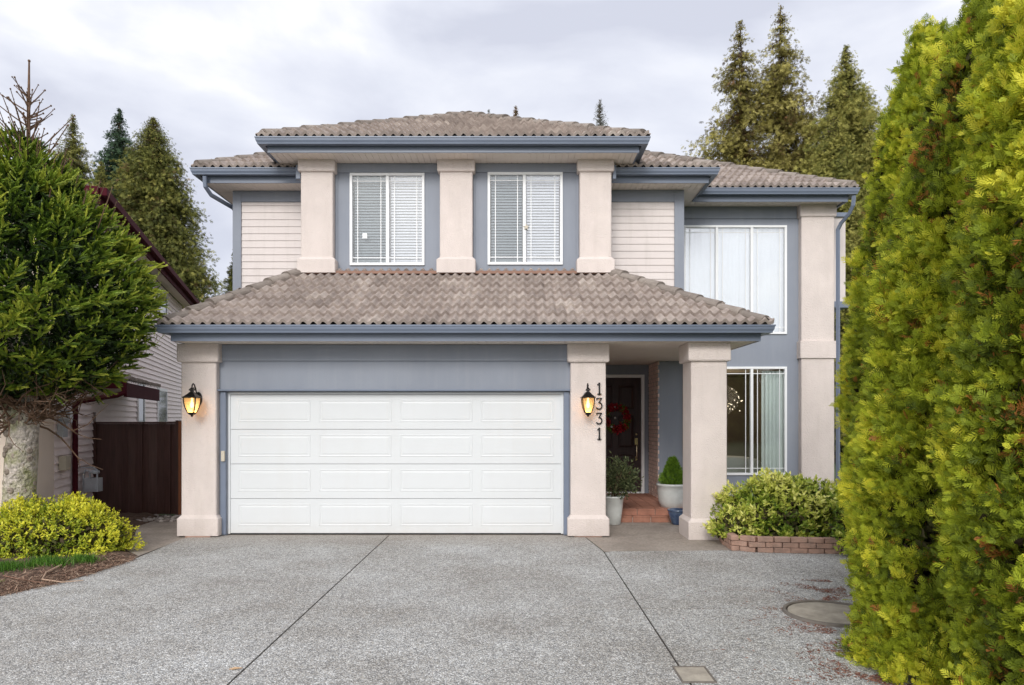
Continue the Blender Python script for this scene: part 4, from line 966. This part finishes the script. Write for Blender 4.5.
# brick planter
pt = thing('brick_planter', 'low curved brick planter edging in front of the wing window', 'planter', (2.85, 9.0, 0))
pathp = [(2.86, 9.70), (2.80, 9.30), (2.79, 8.98), (3.02, 8.83), (3.5, 8.78), (4.0, 8.73), (4.6, 8.68)]
pb = MB()
def along(path, d_):
    for a, b_ in zip(path, path[1:]):
        l = math.hypot(b_[0] - a[0], b_[1] - a[1])
        if d_ <= l: f = d_ / l; return (a[0] + (b_[0] - a[0]) * f, a[1] + (b_[1] - a[1]) * f), ((b_[0] - a[0]) / l, (b_[1] - a[1]) / l)
        d_ -= l
    return None
for row in range(3):
    s_ = 0.0 if row % 2 == 0 else .1
    while s_ < 2.55:
        r_ = along(pathp, s_ + .1)
        if r_ is None: break
        (x, y), (tx, ty) = r_; nx_, ny = ty, -tx
        jx = random.uniform(-.006, .006); hl = .098; ww = .05; z0_ = .012 + row * .066; z1_ = z0_ + .061
        q = lambda a, b_, z: (x + tx * a + nx_ * (b_ + jx) - 2.85, y + ty * a + ny * (b_ + jx) - 9.0, z)
        ln_ = hl + random.uniform(-.004, .001)
        pb.loft([[q(-ln_, -ww, z0_), q(ln_, -ww, z0_), q(ln_, ww, z0_), q(-ln_, ww, z0_)], [q(-ln_, -ww, z1_), q(ln_, -ww, z1_), q(ln_, ww, z1_), q(-ln_, ww, z1_)]])
        s_ += .203
pb.build('bricks', M['planter_brick'], pt, bevel=0.006)
so = MB(); so.loft([[(x - 2.85 + .06, y - 9 + .08, 0) for x, y in [(2.80, 9.0), (3.02, 8.83), (4.6, 8.68), (5.2, 9.6), (5.2, 12.8), (3.0, 12.8), (2.93, 9.7)]], [(x - 2.85 + .06, y - 9 + .08, .14) for x, y in [(2.80, 9.0), (3.02, 8.83), (4.6, 8.68), (5.2, 9.6), (5.2, 12.8), (3.0, 12.8), (2.93, 9.7)]]])
so.build('soil', M['soil'], pt)

# --- far conifers
def conifer(loc, Hh, R, m, label, seed, droop=.35, dens=1.0, pw=1.0, leaf=.34, gap=.0, base=0.05, col=.5, name='conifer_tree', width=.3, leaders=None, cat='tree'):
    global rng
    rng = np.random.default_rng(seed)
    t = thing(name, label, cat, loc, 0, 'trees behind the houses')
    nl = int(760 * dens); P, D, T, L = [], [], [], []
    br = MB()
    for i in range(nl):
        z = Hh * (base + (1 - base) * rng.uniform(0, 1) ** 0.85); f = 1 - z / Hh
        ext = R * min(1.0, (f * 1.7) ** pw) * rng.uniform(.35, 1.3) + .03; a = rng.uniform(0, 2 * PI); o = np.array([math.cos(a), math.sin(a), 0.0])
        x0 = np.zeros(3)
        if leaders:
            ld_ = leaders[int(rng.integers(len(leaders)))]; x0 = np.array([ld_[0], 0, 0]) * min(1, z / Hh * 1.4)
            if z > ld_[1]: continue
            ext = min(ext, (R * 0.85) * min(1, ((ld_[1] - z) / ld_[1] * 2.9) ** pw) * rng.uniform(.35, 1.25) + .03)
        k = max(4, int(ext * 15)); 
        rise = rng.uniform(.0, .35); ct = rng.normal(0, .15)
        for s_ in range(k):
            q = (s_ + rng.uniform(0, 1)) / k; p_ = x0 + o * ext * q + np.array([0, 0, z + ext * (rise * q - droop * q * q)])
            for m2 in range(4):
                P.append(p_ + rng.normal(0, .03 + .055 * ext, 3)); D.append(nrm(o * .8 + rng.normal(0, .6, 3) + np.array([0, 0, -droop * 1.9]))); L.append(leaf * rng.uniform(.28, .72) * min(1, .3 + f * 4)); T.append(col + ct + rng.normal(0, .15) + (q - .5) * .25)
        br.tube([tuple(x0 + np.array([0, 0, z])), tuple(x0 + o * ext * .6 + np.array([0, 0, z + ext * (rise * .6 - droop * .36)]))], [.03, .012], 3)
    P, D, L, T = map(np.array, (P, D, L, T)); NN = perp(D)
    # each leaf clump is a small feathery spray
    out = []; tt = []
    W = nrm(np.cross(NN, D)); Lc = L[:, None]
    for f_, l_, a_ in ((0, 1, 0), (.1, .6, .7), (.2, .6, -.7), (.45, .45, .6), (.5, .45, -.6)):
        b_ = P + D * Lc * f_; dd = nrm(D * math.cos(a_) + W * math.sin(a_)); ww = nrm(np.cross(NN, dd)); mm = b_ + dd * Lc * l_ * .5
        out.append(np.stack([b_, mm + ww * Lc * width * .2, b_ + dd * Lc * l_, mm - ww * Lc * width * .2], 1)); tt.append(np.repeat(T[:, None], 4, 1))
    quads('crown', m, np.concatenate(out).reshape(-1, 3), np.concatenate(tt).ravel(), t)
    if leaders:
        for lx, lz in leaders: br.tube([(0, 0, 0), (lx * .6, 0, lz * .45), (lx, 0, lz)], [.22, .13, .02], 7)
    else: br.tube([(0, 0, 0), (0, 0, Hh * .5), (0, 0, Hh)], [.22, .14, .015], 7)
    br.build('trunk', M['trunk'], t)
    return t
conifer((-19.0, 30, 0), 14.7, 3.1, M['cedarbg'], 'narrow feathery conifer just right of the spruce leader', 31, dens=1.2, col=.5)
conifer((-20.4, 36, 0), 17.6, 2.9, M['darkfir'], 'dark blue green fir between two cedars on the left', 32, droop=.5, dens=1.3, pw=.8, leaf=.42, width=.34)
conifer((-16.0, 27, 0), 11.6, 1.5, M['cedarbg'], 'shorter olive cedar left of the tallest left cedar', 36, dens=1.2, col=.55)
conifer((-14.5, 28, 0), 13.7, 2.35, M['cedarbg'], 'broad olive cedar towering over the burgundy eave', 33, dens=3.0, pw=.62, col=.42)
conifer((-12.4, 31, 0), 9.3, 1.3, M['cedarbg'], 'small cedar peeking beside the left corner board', 34, dens=1.0, col=.5)
conifer((10.6, 30, 0), 19.5, 3.7, M['rusty'], 'tall rusty twin topped cedar behind the wing roof', 41, dens=1.9, pw=.85, col=.62, leaders=[(-1.0, 18.7), (.75, 19.4), (1.9, 14.2)], droop=.45, leaf=.4)
conifer((13.2, 28, 0), 16.6, 3.1, M['cedarbg'], 'single topped olive cedar between the twin cedar and the hedge', 42, dens=1.8, pw=.8, col=.74, droop=.45, leaf=.38)
conifer((16.5, 33, 0), 15.0, 2.6, M['cedarbg'], 'lower olive cedar partly hidden by the hedge', 43, dens=1.4, col=.5)
conifer((12.3, 27, 0), 13.4, 2.4, M['cedarbg'], 'lower olive cedar filling in below the twin cedar', 44, dens=2.0, col=.68, pw=.7)
conifer((-1.55, 40, 0), 19.35, 1.2, M['darkfir'], 'thin dark treetop just showing over the roof ridge', 51, dens=.5, leaf=.3, pw=1.3)
conifer((-.02, 42, 0), 20.4, 1.7, M['rusty'], 'rust brown treetop just showing over the roof ridge', 52, dens=1.6, col=.15, pw=.8)
conifer((4.8, 40, 0), 19.9, 1.3, M['pale'], 'pale frosted treetop showing over the right roof slope', 53, dens=1.4, pw=.6, col=.6, leaf=.26, droop=-.3)
conifer((4.35, 19.0 + 4.5, 0), 3.4, 1.6, M['cedarbg'], 'green bush seen through the ground floor window', 55, dens=.8, col=.7, leaf=.3)

conifer((15.0, -27, 0), 7.2, 4.2, M['cedarbg'], 'bushy tree across the street, mirrored in the ground floor window', 56, dens=1.0, col=.6, leaf=.5, pw=.4)
conifer((21.5, -26, 0), 6.6, 4.2, M['darkfir'], 'dark bushy fir across the street, mirrored faintly at the window edge', 57, dens=1.0, col=.6, leaf=.5, pw=.4)

# ------------------------------------------------------------------ neighbour house (turned 17.6 degrees)
NH = thing('neighbour_house', 'pink sided neighbouring house with burgundy eaves, left of the main house', 'house', (-6.62, 9.94, 0), math.radians(17.6))
sd = siding('n', 0.12, 12.2, 0.0, 0.0, 5.16, M['nsiding'], e=0.115, axis='y')
sd.build('siding', M['nsiding'], NH)
Bx('wall', M['nstucco'], NH, (-9, -0.002, 1.5, 12.2, 0, 5.15), (-9, -0.002, -0.55, 1.499, 0, 2.9))
Bx('corner_pillar', M['nstucco'], NH, (-0.3, 0.018, -0.62, 0.118, 0, 2.9))
for q in ((-0.05, 0.03, 1.42, 1.5, 2.9, 5.16), (0, .03, 12.2, 12.3, 0, 5.16)): Bx('corner_trim', M['nstucco'], NH, q)
# eaves and roof
def ntiles():
    mb = MB(); global_t = []
    tiles(mb, (.38, 1.10, 5.27), (0, 1, 0), (-1, 0, 0), .38, 11.6, 4.9, [inward2((.45, 1.05), (-4.4, 5.9), (.4, 6))], t0=70)
    tiles(mb, (-9.5, 1.10, 5.27), (1, 0, 0), (0, 1, 0), .38, 9.88, 4.85, [inward2((.45, 1.05), (-4.4, 5.9), (-4.4, 1.2))], t0=75)
    return mb
nr = ntiles().build('roof', M['cap'], NH, attr=True)
uu = MB(); uu.face([(.37, 1.11, 5.24), (.37, 12.6, 5.24), (-4.4, 12.6, 7.06), (-4.4, 5.9, 7.06)]); uu.face([(-9.5, 1.11, 5.24), (.37, 1.11, 5.24), (-4.4, 5.9, 7.06)]); uu.build('underlay', M['dark'], nr)
for q in ((.38, .49, 1.02, 12.65, 5.21, 5.34), (-9.5, .379, .98, 1.09, 5.21, 5.34)): Bx('gutter', M['burg'], NH, q, bevel=.01)
for q in ((.34, .378, 1.10, 12.6, 5.09, 5.33), (-9.5, .339, 1.092, 1.12, 5.09, 5.33)): Bx('fascia', M['burg'], NH, q)
for q in ((.031, .338, 1.125, 12.6, 5.165, 5.18), (-9, .03, 1.125, 1.419, 5.165, 5.18)): Bx('soffit', M['nstucco'], NH, q)
def wy(px): # local y on side wall for an image column
    Y = 3.46 / (-(px - 516) / 700 - .317); return (Y - 9.94) / .953
for a, b_, z0_, z1_ in ((136.5, 143.5, 1.25, 2.52), (156.5, 166, 1.25, 2.47), (144.5, 152, 4.45, 5.12), (157.5, 166, 4.40, 5.05)):
    ya_, yb_ = wy(a), wy(b_)
    f = Bx('window', M['vinyl'], NH, (.021, .05, ya_, ya_ + .07, z0_, z1_), (.021, .05, yb_ - .07, yb_, z0_, z1_), (.021, .05, ya_ + .07, yb_ - .07, z0_, z0_ + .07), (.021, .05, ya_ + .07, yb_ - .07, z1_ - .07, z1_))
    Bx('pane', mat('dull_pane', (.12, .14, .16), .08, .1, 2, spec=.8), f, (.022, .032, ya_ + .07, yb_ - .07, z0_ + .07, z1_ - .07))
# side canopy with burgundy fascia and leader pipe
cn = MB(); tiles(cn, (.60, 1.9, 2.31), (0, 1, 0), (-1, 0, 0), .3, 2.95, .56, [], e=.28, t0=80); cano = cn.build('side_canopy', M['cap'], NH, attr=True)
Bx('canopy_fascia', M['burg'], cano, (.555, .60, 1.85, 4.88, 2.06, 2.30), (.03, .554, 1.86, 1.90, 2.20, 2.30)); Bx('canopy_soffit', M['nstucco'], cano, (.03, .554, 1.91, 4.85, 2.2, 2.22))
dp = MB(); dp.tube([(.57, 1.80, 2.30), (.57, 1.75, 2.12), (.50, 1.65, 2.08), (.12, .96, 1.96), (.075, .92, 1.90), (.075, .92, .55), (.10, .92, .5), (.10, .92, 0.05)], .042, 8); dp.build('downspout', M['burg'], NH)
em = MB(); em.loft([[(.03 + q, wy(58.5) + .10 * math.cos(k * PI / 8), 1.72 + .10 * math.sin(k * PI / 8)) for k in range(16)] for q in (0, .14)]); em.box(.022, .10, wy(58.5) - .11, wy(58.5) + .11, 1.42, 1.66, .5)
e_ = em.build('electric_meter', M['metal'], NH, bevel=.005); Bx('utility_box', M['beige'], NH, (.022, .12, wy(60) - .13, wy(60) + .12, .93, 1.14), bevel=.008)
# gas meter
gm = thing('gas_meter', 'grey gas meter on pipes against the pink siding', 'meter', (-6.80, 11.25, 0))
b_ = MB(); b_.box(-.10, .12, -.07, .07, .52, .74, .5); b_.box(-.08, .10, -.082, -.0705, .56, .66, .5); b_.build('meter_body', M['metal'], gm, bevel=.02)
b_ = MB(); b_.tube([(-.05, 0, .74), (-.05, 0, .84), (-.12, 0, .86), (-.15, 0, .80), (-.15, 0, .02)], .016, 8); b_.tube([(.07, 0, .74), (.07, 0, .86), (-.02, .05, .90), (-.26, .05, .90), (-.26, .05, .3)], .014, 8); b_.lathe([(.01, 0), (.075, .01), (.08, .03), (.075, .05), (.01, .07)], (.03, -.01, .80), 16); b_.build('pipes', M['metal'], gm)

# ------------------------------------------------------------------ fence
fe = thing('fence', 'dark brown vertical board fence between the two houses', 'fence', (-6.1, 12.1, 0))
bd = MB(); x = -1.22; kk = 0
while x < .22:
    w_ = .122; tl = random.choice((-1, 1)) * random.uniform(.004, .012); yo = .009 * (kk % 2); z1_ = 1.60 
    bd.loft([[(x - .003, yo + tl, z_), (x + w_ + .006, yo - tl, z_), (x + w_ + .006, yo + .02 - tl, z_), (x - .003, yo + .02 + tl, z_)] for z_ in (.04, z1_)]); x += w_; kk += 1
x = .36
while x < 1.26: bd.box(x, x + .114, 0, .02, .04, 1.6); x += .122
bd.build('boards', M['fence'], fe)
for q in ((-1.2, 1.27, .036, .07, .3, .39), (-1.2, 1.27, .036, .07, 1.3, 1.39), (-1.2, .24, -.03, .05, 1.602, 1.635)): Bx('rail', M['fence'], fe, q)
Bx('post', M['fence'], fe, (-1.225, -1.15, -.09, -.015, 0, 1.80), bevel=.005); Bx('post', M['fence'], fe, (.235, .295, -.05, .05, 0, 1.66), bevel=.005)
o = Bx('post', M['cedarpost'], fe, (.30, .345, -.08, .03, 0, 1.64), bevel=.005); o['label'] = 'raw orange wood post at the right end'

# ------------------------------------------------------------------ pots
def pot(mb, prof, n=28, flute=0):
    rings = []
    for r, z in prof:
        rings.append([(r * (1 + flute * math.cos(8 * q)) * math.cos(q), r * (1 + flute * math.cos(8 * q)) * math.sin(q), z) for q in [k * 2 * PI / n for k in range(n)]])
    mb.loft(rings); return mb
t1 = thing('potted_conifer', 'dwarf lime green conifer in a wide white glazed pot on the brick landing', 'potted plant', (2.63, 11.76, 0.198))
mb = pot(MB(), [(.17, 0), (.20, .02), (.235, .12), (.25, .28), (.255, .36), (.268, .37), (.268, .405), (.235, .405), (.225, .33), (.001, .325)], 32, .012); mb.build('pot', M['pot'], t1, smooth=True)
rng = np.random.default_rng(61)
n = 1500; z = rng.uniform(.32, .80, n); r = np.interp(z, [.32, .42, .5, .62, .72, .82], [.17, .21, .18, .11, .06, .01]) * rng.uniform(.5, 1.05, n); a = rng.uniform(0, 2 * PI, n)
Pq = np.stack([np.cos(a) * r, np.sin(a) * r, z], 1); Dq = nrm(np.stack([np.cos(a) * .5, np.sin(a) * .5, np.full(n, .9)], 1) + rnd(n) * .35)
V, tt = spray(Pq, Dq, perp(Dq), rng.uniform(.05, .09, n), rng.uniform(.1, 1, n)); quads('foliage', M['dwarf'], V, tt, t1)
t2 = thing('glazed_pot', 'small blue glazed pot standing in front of the white pot', 'pot', (2.57, 11.12, 0.011))
mb = pot(MB(), [(.085, 0), (.10, .02), (.135, .12), (.155, .19), (.155, .21), (.165, .215), (.165, .24), (.14, .24), (.13, .18), (.001, .17)], 28); mb.build('pot', M['bluepot'], t2, smooth=True)
t3 = thing('potted_shrub', 'leafy olive shrub in a tall white pot behind the numbered pillar', 'potted plant', (1.545, 11.12, 0.011))
mb = pot(MB(), [(.10, 0), (.115, .01), (.14, .2), (.165, .42), (.178, .43), (.178, .455), (.15, .455), (.145, .40), (.001, .40)], 24); mb.build('pot', M['pot'], t3, smooth=True)
n = 2300; u = rnd(n); rr = rng.uniform(.2, 1, n) ** .8 * (1 + .55 * np.array([N_.noise(Vector(tuple(q * 2.6))) for q in u])); Pq = u * rr[:, None] * np.array([.30, .26, .32]) + np.array([.10, 0, .72]); Dq = nrm(u + rnd(n) * .8 + np.array([0, 0, .2]))
leaf_mesh('foliage', M['potshrub'], Pq, Dq, perp(Dq), rng.uniform(.035, .065, n), .024, rng.uniform(0, 1, n), t3, fold=.05)
mb = MB()
for q in range(16):
    a_ = rng.uniform(0, 2 * PI); mb.tube([(0, 0, .38), (.1 * math.cos(a_) + .05, .1 * math.sin(a_), .6), (.2 * math.cos(a_) + .1, .2 * math.sin(a_), .85)], [.007, .005, .003], 4)
mb.build('stems', M['twig'], t3)
# wreath
wt = thing('wreath', 'red and green berry wreath hanging on the dark front door', 'wreath', (1.99, 13.90, 1.70))
mb = MB(); mb.tube([(.20 * math.cos(k * PI / 12), 0, .20 * math.sin(k * PI / 12)) for k in range(25)], .02, 6); mb.build('ring', M['twig'], wt)
n = 1100; a = rng.uniform(0, 2 * PI, n); Pq = np.stack([np.cos(a) * .21, np.full(n, -.01), np.sin(a) * .21], 1) + rng.normal(0, .025, (n, 3)) * np.array([1, .4, 1]); Dq = nrm(np.stack([np.cos(a) * .5, np.full(n, -.3), np.sin(a) * .5], 1) + rnd(n) * .8)
red = np.sin(a * 4 + .5) > -.45
leaf_mesh('petals', M['wreath'], Pq[red], Dq[red], perp(Dq[red]), rng.uniform(.05, .095, red.sum()), .04, rng.uniform(.2, .85, red.sum()), wt)
leaf_mesh('leaves', M['spruce'], Pq[~red], Dq[~red], perp(Dq[~red]), .09, .015, rng.uniform(.3, .7, (~red).sum()), wt)
mb = MB()
for a_, r_ in ((1.75, .22), (4.2, .2), (3.1, .03)): mb.sphere((r_ * math.cos(a_), -.05, r_ * math.sin(a_)), .022, 8)
mb.build('berries', M['pot'], wt, smooth=True)

# ------------------------------------------------------------------ interior glimpsed through the ground floor window
ch = thing('chandelier', 'lit globe chandelier seen through the ground floor window', 'chandelier', (4.55, 15.2, 2.70))
M['spark'] = emit('warm_spark', (1, .85, .62), 2)
mb = MB(); mb.tube([(0, 0, 0), (0, 0, -.35)], .008, 5)
bl = MB()
for k in range(44):
    v = rnd(1)[0]; q_ = rng.uniform(.25, 1.1); e = Vector((v[0] * .42 * q_, v[1] * .3, -.66 + v[2] * .40 * q_)); mb.tube([(0, 0, -.4), e], .003, 4); bl.sphere(e, .010, 6)
mb.build('arms', M['lamp'], ch); bl.build('bulbs', M['spark'], ch)
ld = bpy.data.lights.new('chandelier_light', 'POINT'); ld.energy = 26; ld.color = (1, .8, .58); ld.shadow_soft_size = .3
lo = bpy.data.objects.new('chandelier_light', ld); C.objects.link(lo); lo.parent = ch; lo.location = (0, 0, -.6)
sf_ = thing('white_shape', 'pale rounded shape, added for an unidentified white arc, just inside the ground floor window', 'white_shape', (4.2, 14.3, 0.2))  # added form standing in for a white arc of unknown origin
mb = MB(); mb.loft([[(x * s_, y * .45, z) for x, y in [(math.cos(q * PI / 8), math.sin(q * PI / 8)) for q in range(16)]] for s_, z in ((.80, .02), (.86, .3), (.84, .55), (.74, .66), (.5, .71))]); mb.build('white_shape_body', M['white_shape'], sf_, smooth=True)
mb = MB()
for sx_ in (-.5, .5):
    for sy_ in (-.2, .2): mb.box(sx_ - .03, sx_ + .03, sy_ - .03, sy_ + .03, 0, .03)
mb.build('feet', M['dark'], sf_)

# ------------------------------------------------------------------ covers, litter, grass
mh = thing('manhole_cover', 'round concrete manhole lid with raised rim, half under the hedge', 'manhole cover', (2.71, 6.02, 0.012))
mb = MB(); mb.lathe([(.362, 0), (.362, .02), (.37, .026), (.388, .024), (.395, .0)], (0, 0, 0), 40); mb.build('rim', M['rim'], mh, smooth=False)
mb = MB(); mb.lathe([(.001, .012), (.350, .012), (.353, .0)], (0, 0, 0), 40); mb.build('lid', M['lid'], mh)
uc = thing('utility_cover', 'small rectangular metal utility cover flush in the driveway', 'utility cover', (1.17, 4.60, 0.012))
mb = MB(); mb.box(-.10, .10, -.13, .13, 0, .005); mb.build('plate', M['lid'], uc, bevel=.002)
mb = MB()
for (a, b_, c_, d_) in ((-.112, .112, -.142, -.131), (-.112, .112, .131, .142), (-.112, -.101, -.131, .131), (.101, .112, -.131, .131)): mb.box(a, b_, c_, d_, 0, .008)
mb.build('rim', M['rim'], uc)
fl_ = MB(); fl_.loft([[(x, y, z) for x, y, z in ((0, 0, .0), (.035, .02, .008), (.09, .015, .004), (.04, -.02, .006))], [(x, y, z + .002) for x, y, z in ((0, 0, .0), (.035, .02, .008), (.09, .015, .004), (.04, -.02, .006))]])
o = fl_.build('fallen_leaf', mat('tan_leaf', (.50, .33, .19), .7, .1, 5)); o.location = (-1.93, 4.70, .0125); prop(o, 'single tan fallen leaf lying beside the left driveway joint', 'leaf')

rng = np.random.default_rng(71)
def litter(name, m, pts, L, W, label, cat, zf=None, flat=.12):
    n = len(pts); a = rng.uniform(0, 2 * PI, n); D_ = nrm(np.stack([np.cos(a), np.sin(a), rng.normal(0, flat, n)], 1)); Wv = nrm(np.cross(np.array([0, 0, 1.0]) + rng.normal(0, .2, (n, 3)), D_))
    o = leaf_mesh(name, m, pts, D_, Wv, rng.uniform(L[0], L[1], n), W, rng.uniform(0, 1, n)); prop(o, label, cat, kind='stuff'); return o
n = 15000; y = rng.uniform(3.9, 7.3, n); base_x = np.interp(y, [3.9, 4.5, 5.2, 6.1, 6.7, 7.2], [2.45, 2.38, 2.55, 2.72, 3.0, 3.25]); x = base_x + rng.exponential(.20, n) * np.where(rng.uniform(size=n) < .5, -1, 3)
cl = np.array([N_.noise(Vector((a * 4, b * 4, 3))) for a, b in zip(x, y)]); k_ = (cl > .02) & (rng.uniform(size=n) < .8)
pts = np.stack([x, y, np.full(n, .0155)], 1)[k_]; litter('needle_litter', M['needle_litter'], pts, (.015, .05), .008, 'rusty fallen cedar litter along the foot of the hedge', 'leaf litter', flat=.03)
# dry litter in left bed edge
n = 4200; y = rng.uniform(6.4, 8.4, n); x = np.array([bed_edge(q) for q in y]) - np.abs(rng.normal(0, .28, n)) + .03
z = np.array([max(bedz(a, b), .012) for a, b in zip(x, y)]) + rng.uniform(0, .02, n)
litter('dry_litter', M['straw'], np.stack([x, y, z], 1), (.03, .13), .007, 'dry brown leaves and stalks along the edge of the left bed', 'leaf litter', flat=.22)
# grass tufts
P = []; 
for cx_, cy_, s_ in ((-4.88, 7.92, .10), (-5.08, 7.72, .13), (-5.22, 7.62, .13), (-5.42, 7.48, .15), (-5.62, 7.40, .15), (-5.85, 7.36, .15), (-5.0, 8.0, .1), (-5.55, 7.62, .14), (-5.3, 7.85, .12)):
    k = int(rng.integers(90, 420)); P.append(np.stack([rng.normal(cx_, s_ * .7, k), rng.normal(cy_, s_ * .55, k), np.full(k, .06)], 1))
P = np.concatenate(P); n = len(P); Dg = nrm(np.array([0, 0, 1.0]) + rng.normal(0, .35, (n, 3)))
o = leaf_mesh('grass', M['grassblade'], P, Dg, perp(Dg), rng.uniform(.06, .125, n), .007, rng.uniform(0, 1, n), fold=.03); prop(o, 'bright green tufts of grass in front of the golden shrub', 'grass', kind='stuff')
n = 2500; xx = rng.uniform(-6.2, -5.1, n); yy = rng.uniform(6.1, 7.0, n); k_ = np.array([bed_edge(q) - .05 > a for a, q in zip(xx, yy)]); P = np.stack([xx, yy, np.array([max(bedz(a, b), .01) for a, b in zip(xx, yy)])], 1)[k_]; Dg = nrm(np.array([0, 0, 1.0]) + rng.normal(0, .8, (len(P), 3)))
o = leaf_mesh('moss', M['dwarf'], P, Dg, perp(Dg), .035, .01, rng.uniform(0, .6, len(P))); prop(o, 'mossy green patch at the near corner of the left bed', 'moss', kind='stuff')
# stones by the fence
mb = MB()
for k in range(260):
    x = random.uniform(-6.9, -4.95); y = random.uniform(11.35, 11.98); r = random.uniform(.02, .05); ph = [random.uniform(.75, 1.2) for _ in range(6)]
    mb.loft([[(x + r * s_ * ph[q] * math.cos(q * PI / 3), y + r * s_ * ph[q] * .8 * math.sin(q * PI / 3), .012 + z * r) for q in range(6)] for s_, z in ((.8, 0), (1, .35), (.75, .8), (.2, 1))])
o = mb.build('stones', M['stones'], attr=True); prop(o, 'pale stones strewn along the foot of the fence', 'stones', kind='stuff')
# curved dry branch lying in the bed
mb = MB(); mb.tube([(-4.95, 7.62, .10), (-4.9, 7.3, .09), (-4.82, 7.12, .06), (-4.6, 7.1, .035), (-4.45, 7.2, .03)], [.010, .009, .008, .006, .004], 6); mb.tube([(-5.2, 7.1, .10), (-4.9, 7.05, .06), (-4.7, 7.02, .04)], [.008, .006, .004], 6)
o = mb.build('dead_branch', M['straw'], attr=True); prop(o, 'thin dry curved branch at the edge of the left bed', 'branch')

# ------------------------------------------------------------------ camera
cam = bpy.data.cameras.new('camera'); co = bpy.data.objects.new('camera', cam); C.objects.link(co)
cam.sensor_width = 36; cam.lens = 700 / 1024 * 36; co.location = (0, 0, 1.70); co.rotation_euler = (PI / 2, 0, 0)
cam.shift_x = (512 - 516) / 1024; cam.shift_y = (418 - 342.5) / 1024; cam.clip_end = 2000
S.camera = co

# ------------------------------------------------------------------ light
SE, SA = math.radians(29), math.radians(-35)   # sun behind the camera, to its left
sun = bpy.data.lights.new('sun', 'SUN'); sun.energy = 1.5; sun.angle = math.radians(20); sun.color = (1, .965, .92)
so_ = bpy.data.objects.new('sun', sun); C.objects.link(so_)
# direction towards the sun
az = math.radians(190); sd_ = Vector((math.sin(az) * math.cos(SE), math.cos(az) * math.cos(SE), math.sin(SE)))
so_.rotation_euler = sd_.to_track_quat('Z', 'Y').to_euler()
W = bpy.data.worlds.new('World'); S.world = W; W.use_nodes = True; nt = W.node_tree; bg = nt.nodes['Background']
sky = nt.nodes.new('ShaderNodeTexSky'); sky.sky_type = 'NISHITA'; sky.sun_disc = False; sky.sun_elevation = SE; sky.sun_rotation = az
tc = nt.nodes.new('ShaderNodeTexCoord'); mp = nt.nodes.new('ShaderNodeMapping'); mp.inputs['Scale'].default_value = (1.2, 1.2, 2.4); mp.inputs['Location'].default_value = (9, 9, 9)
nt.links.new(tc.outputs['Generated'], mp.inputs['Vector'])
n1 = nt.nodes.new('ShaderNodeTexNoise'); n1.inputs['Scale'].default_value = 2.3; n1.inputs['Detail'].default_value = 7; n1.inputs['Roughness'].default_value = .5; n1.inputs['Distortion'].default_value = .35
nt.links.new(mp.outputs[0], n1.inputs['Vector'])
cr = nt.nodes.new('ShaderNodeValToRGB'); el = cr.color_ramp.elements
el.new(.5); el.new(.5)
for e, (p_, c_) in zip(el, ((.38, (5.7, 5.9, 6.8)), (.48, (6.8, 7.0, 7.8)), (.56, (7.7, 7.85, 8.45)), (.66, (9.6, 9.5, 9.5)))): e.position = p_; e.color = c_ + (1,)
nt.links.new(n1.outputs['Fac'], cr.inputs['Fac'])
mx = nt.nodes.new('ShaderNodeMixRGB'); mx.inputs['Fac'].default_value = .93; nt.links.new(sky.outputs[0], mx.inputs['Color1']); nt.links.new(cr.outputs['Color'], mx.inputs['Color2'])
# the cloud layer glows in a broad patch round the hidden sun
dt = nt.nodes.new('ShaderNodeVectorMath'); dt.operation = 'DOT_PRODUCT'; dt.inputs[1].default_value = tuple(sd_); nt.links.new(tc.outputs['Generated'], dt.inputs[0])
mxm = nt.nodes.new('ShaderNodeMath'); mxm.operation = 'MAXIMUM'; mxm.inputs[1].default_value = 0; nt.links.new(dt.outputs['Value'], mxm.inputs[0])
pw_ = nt.nodes.new('ShaderNodeMath'); pw_.operation = 'POWER'; pw_.inputs[1].default_value = 2.5; nt.links.new(mxm.outputs[0], pw_.inputs[0])
mu_ = nt.nodes.new('ShaderNodeVectorMath'); mu_.operation = 'SCALE'; mu_.inputs[0].default_value = (9.5, 9.3, 9.0); nt.links.new(pw_.outputs[0], mu_.inputs['Scale'])
ad_ = nt.nodes.new('ShaderNodeVectorMath'); ad_.operation = 'ADD'; nt.links.new(mx.outputs[0], ad_.inputs[0]); nt.links.new(mu_.outputs[0], ad_.inputs[1])
nt.links.new(ad_.outputs[0], bg.inputs['Color']); bg.inputs['Strength'].default_value = .1
S.view_settings.view_transform = 'Standard'; S.view_settings.look = 'None'; S.view_settings.exposure = 0.33; S.view_settings.gamma = 1
S.render.engine = 'CYCLES'; S.cycles.transparent_max_bounces = 12
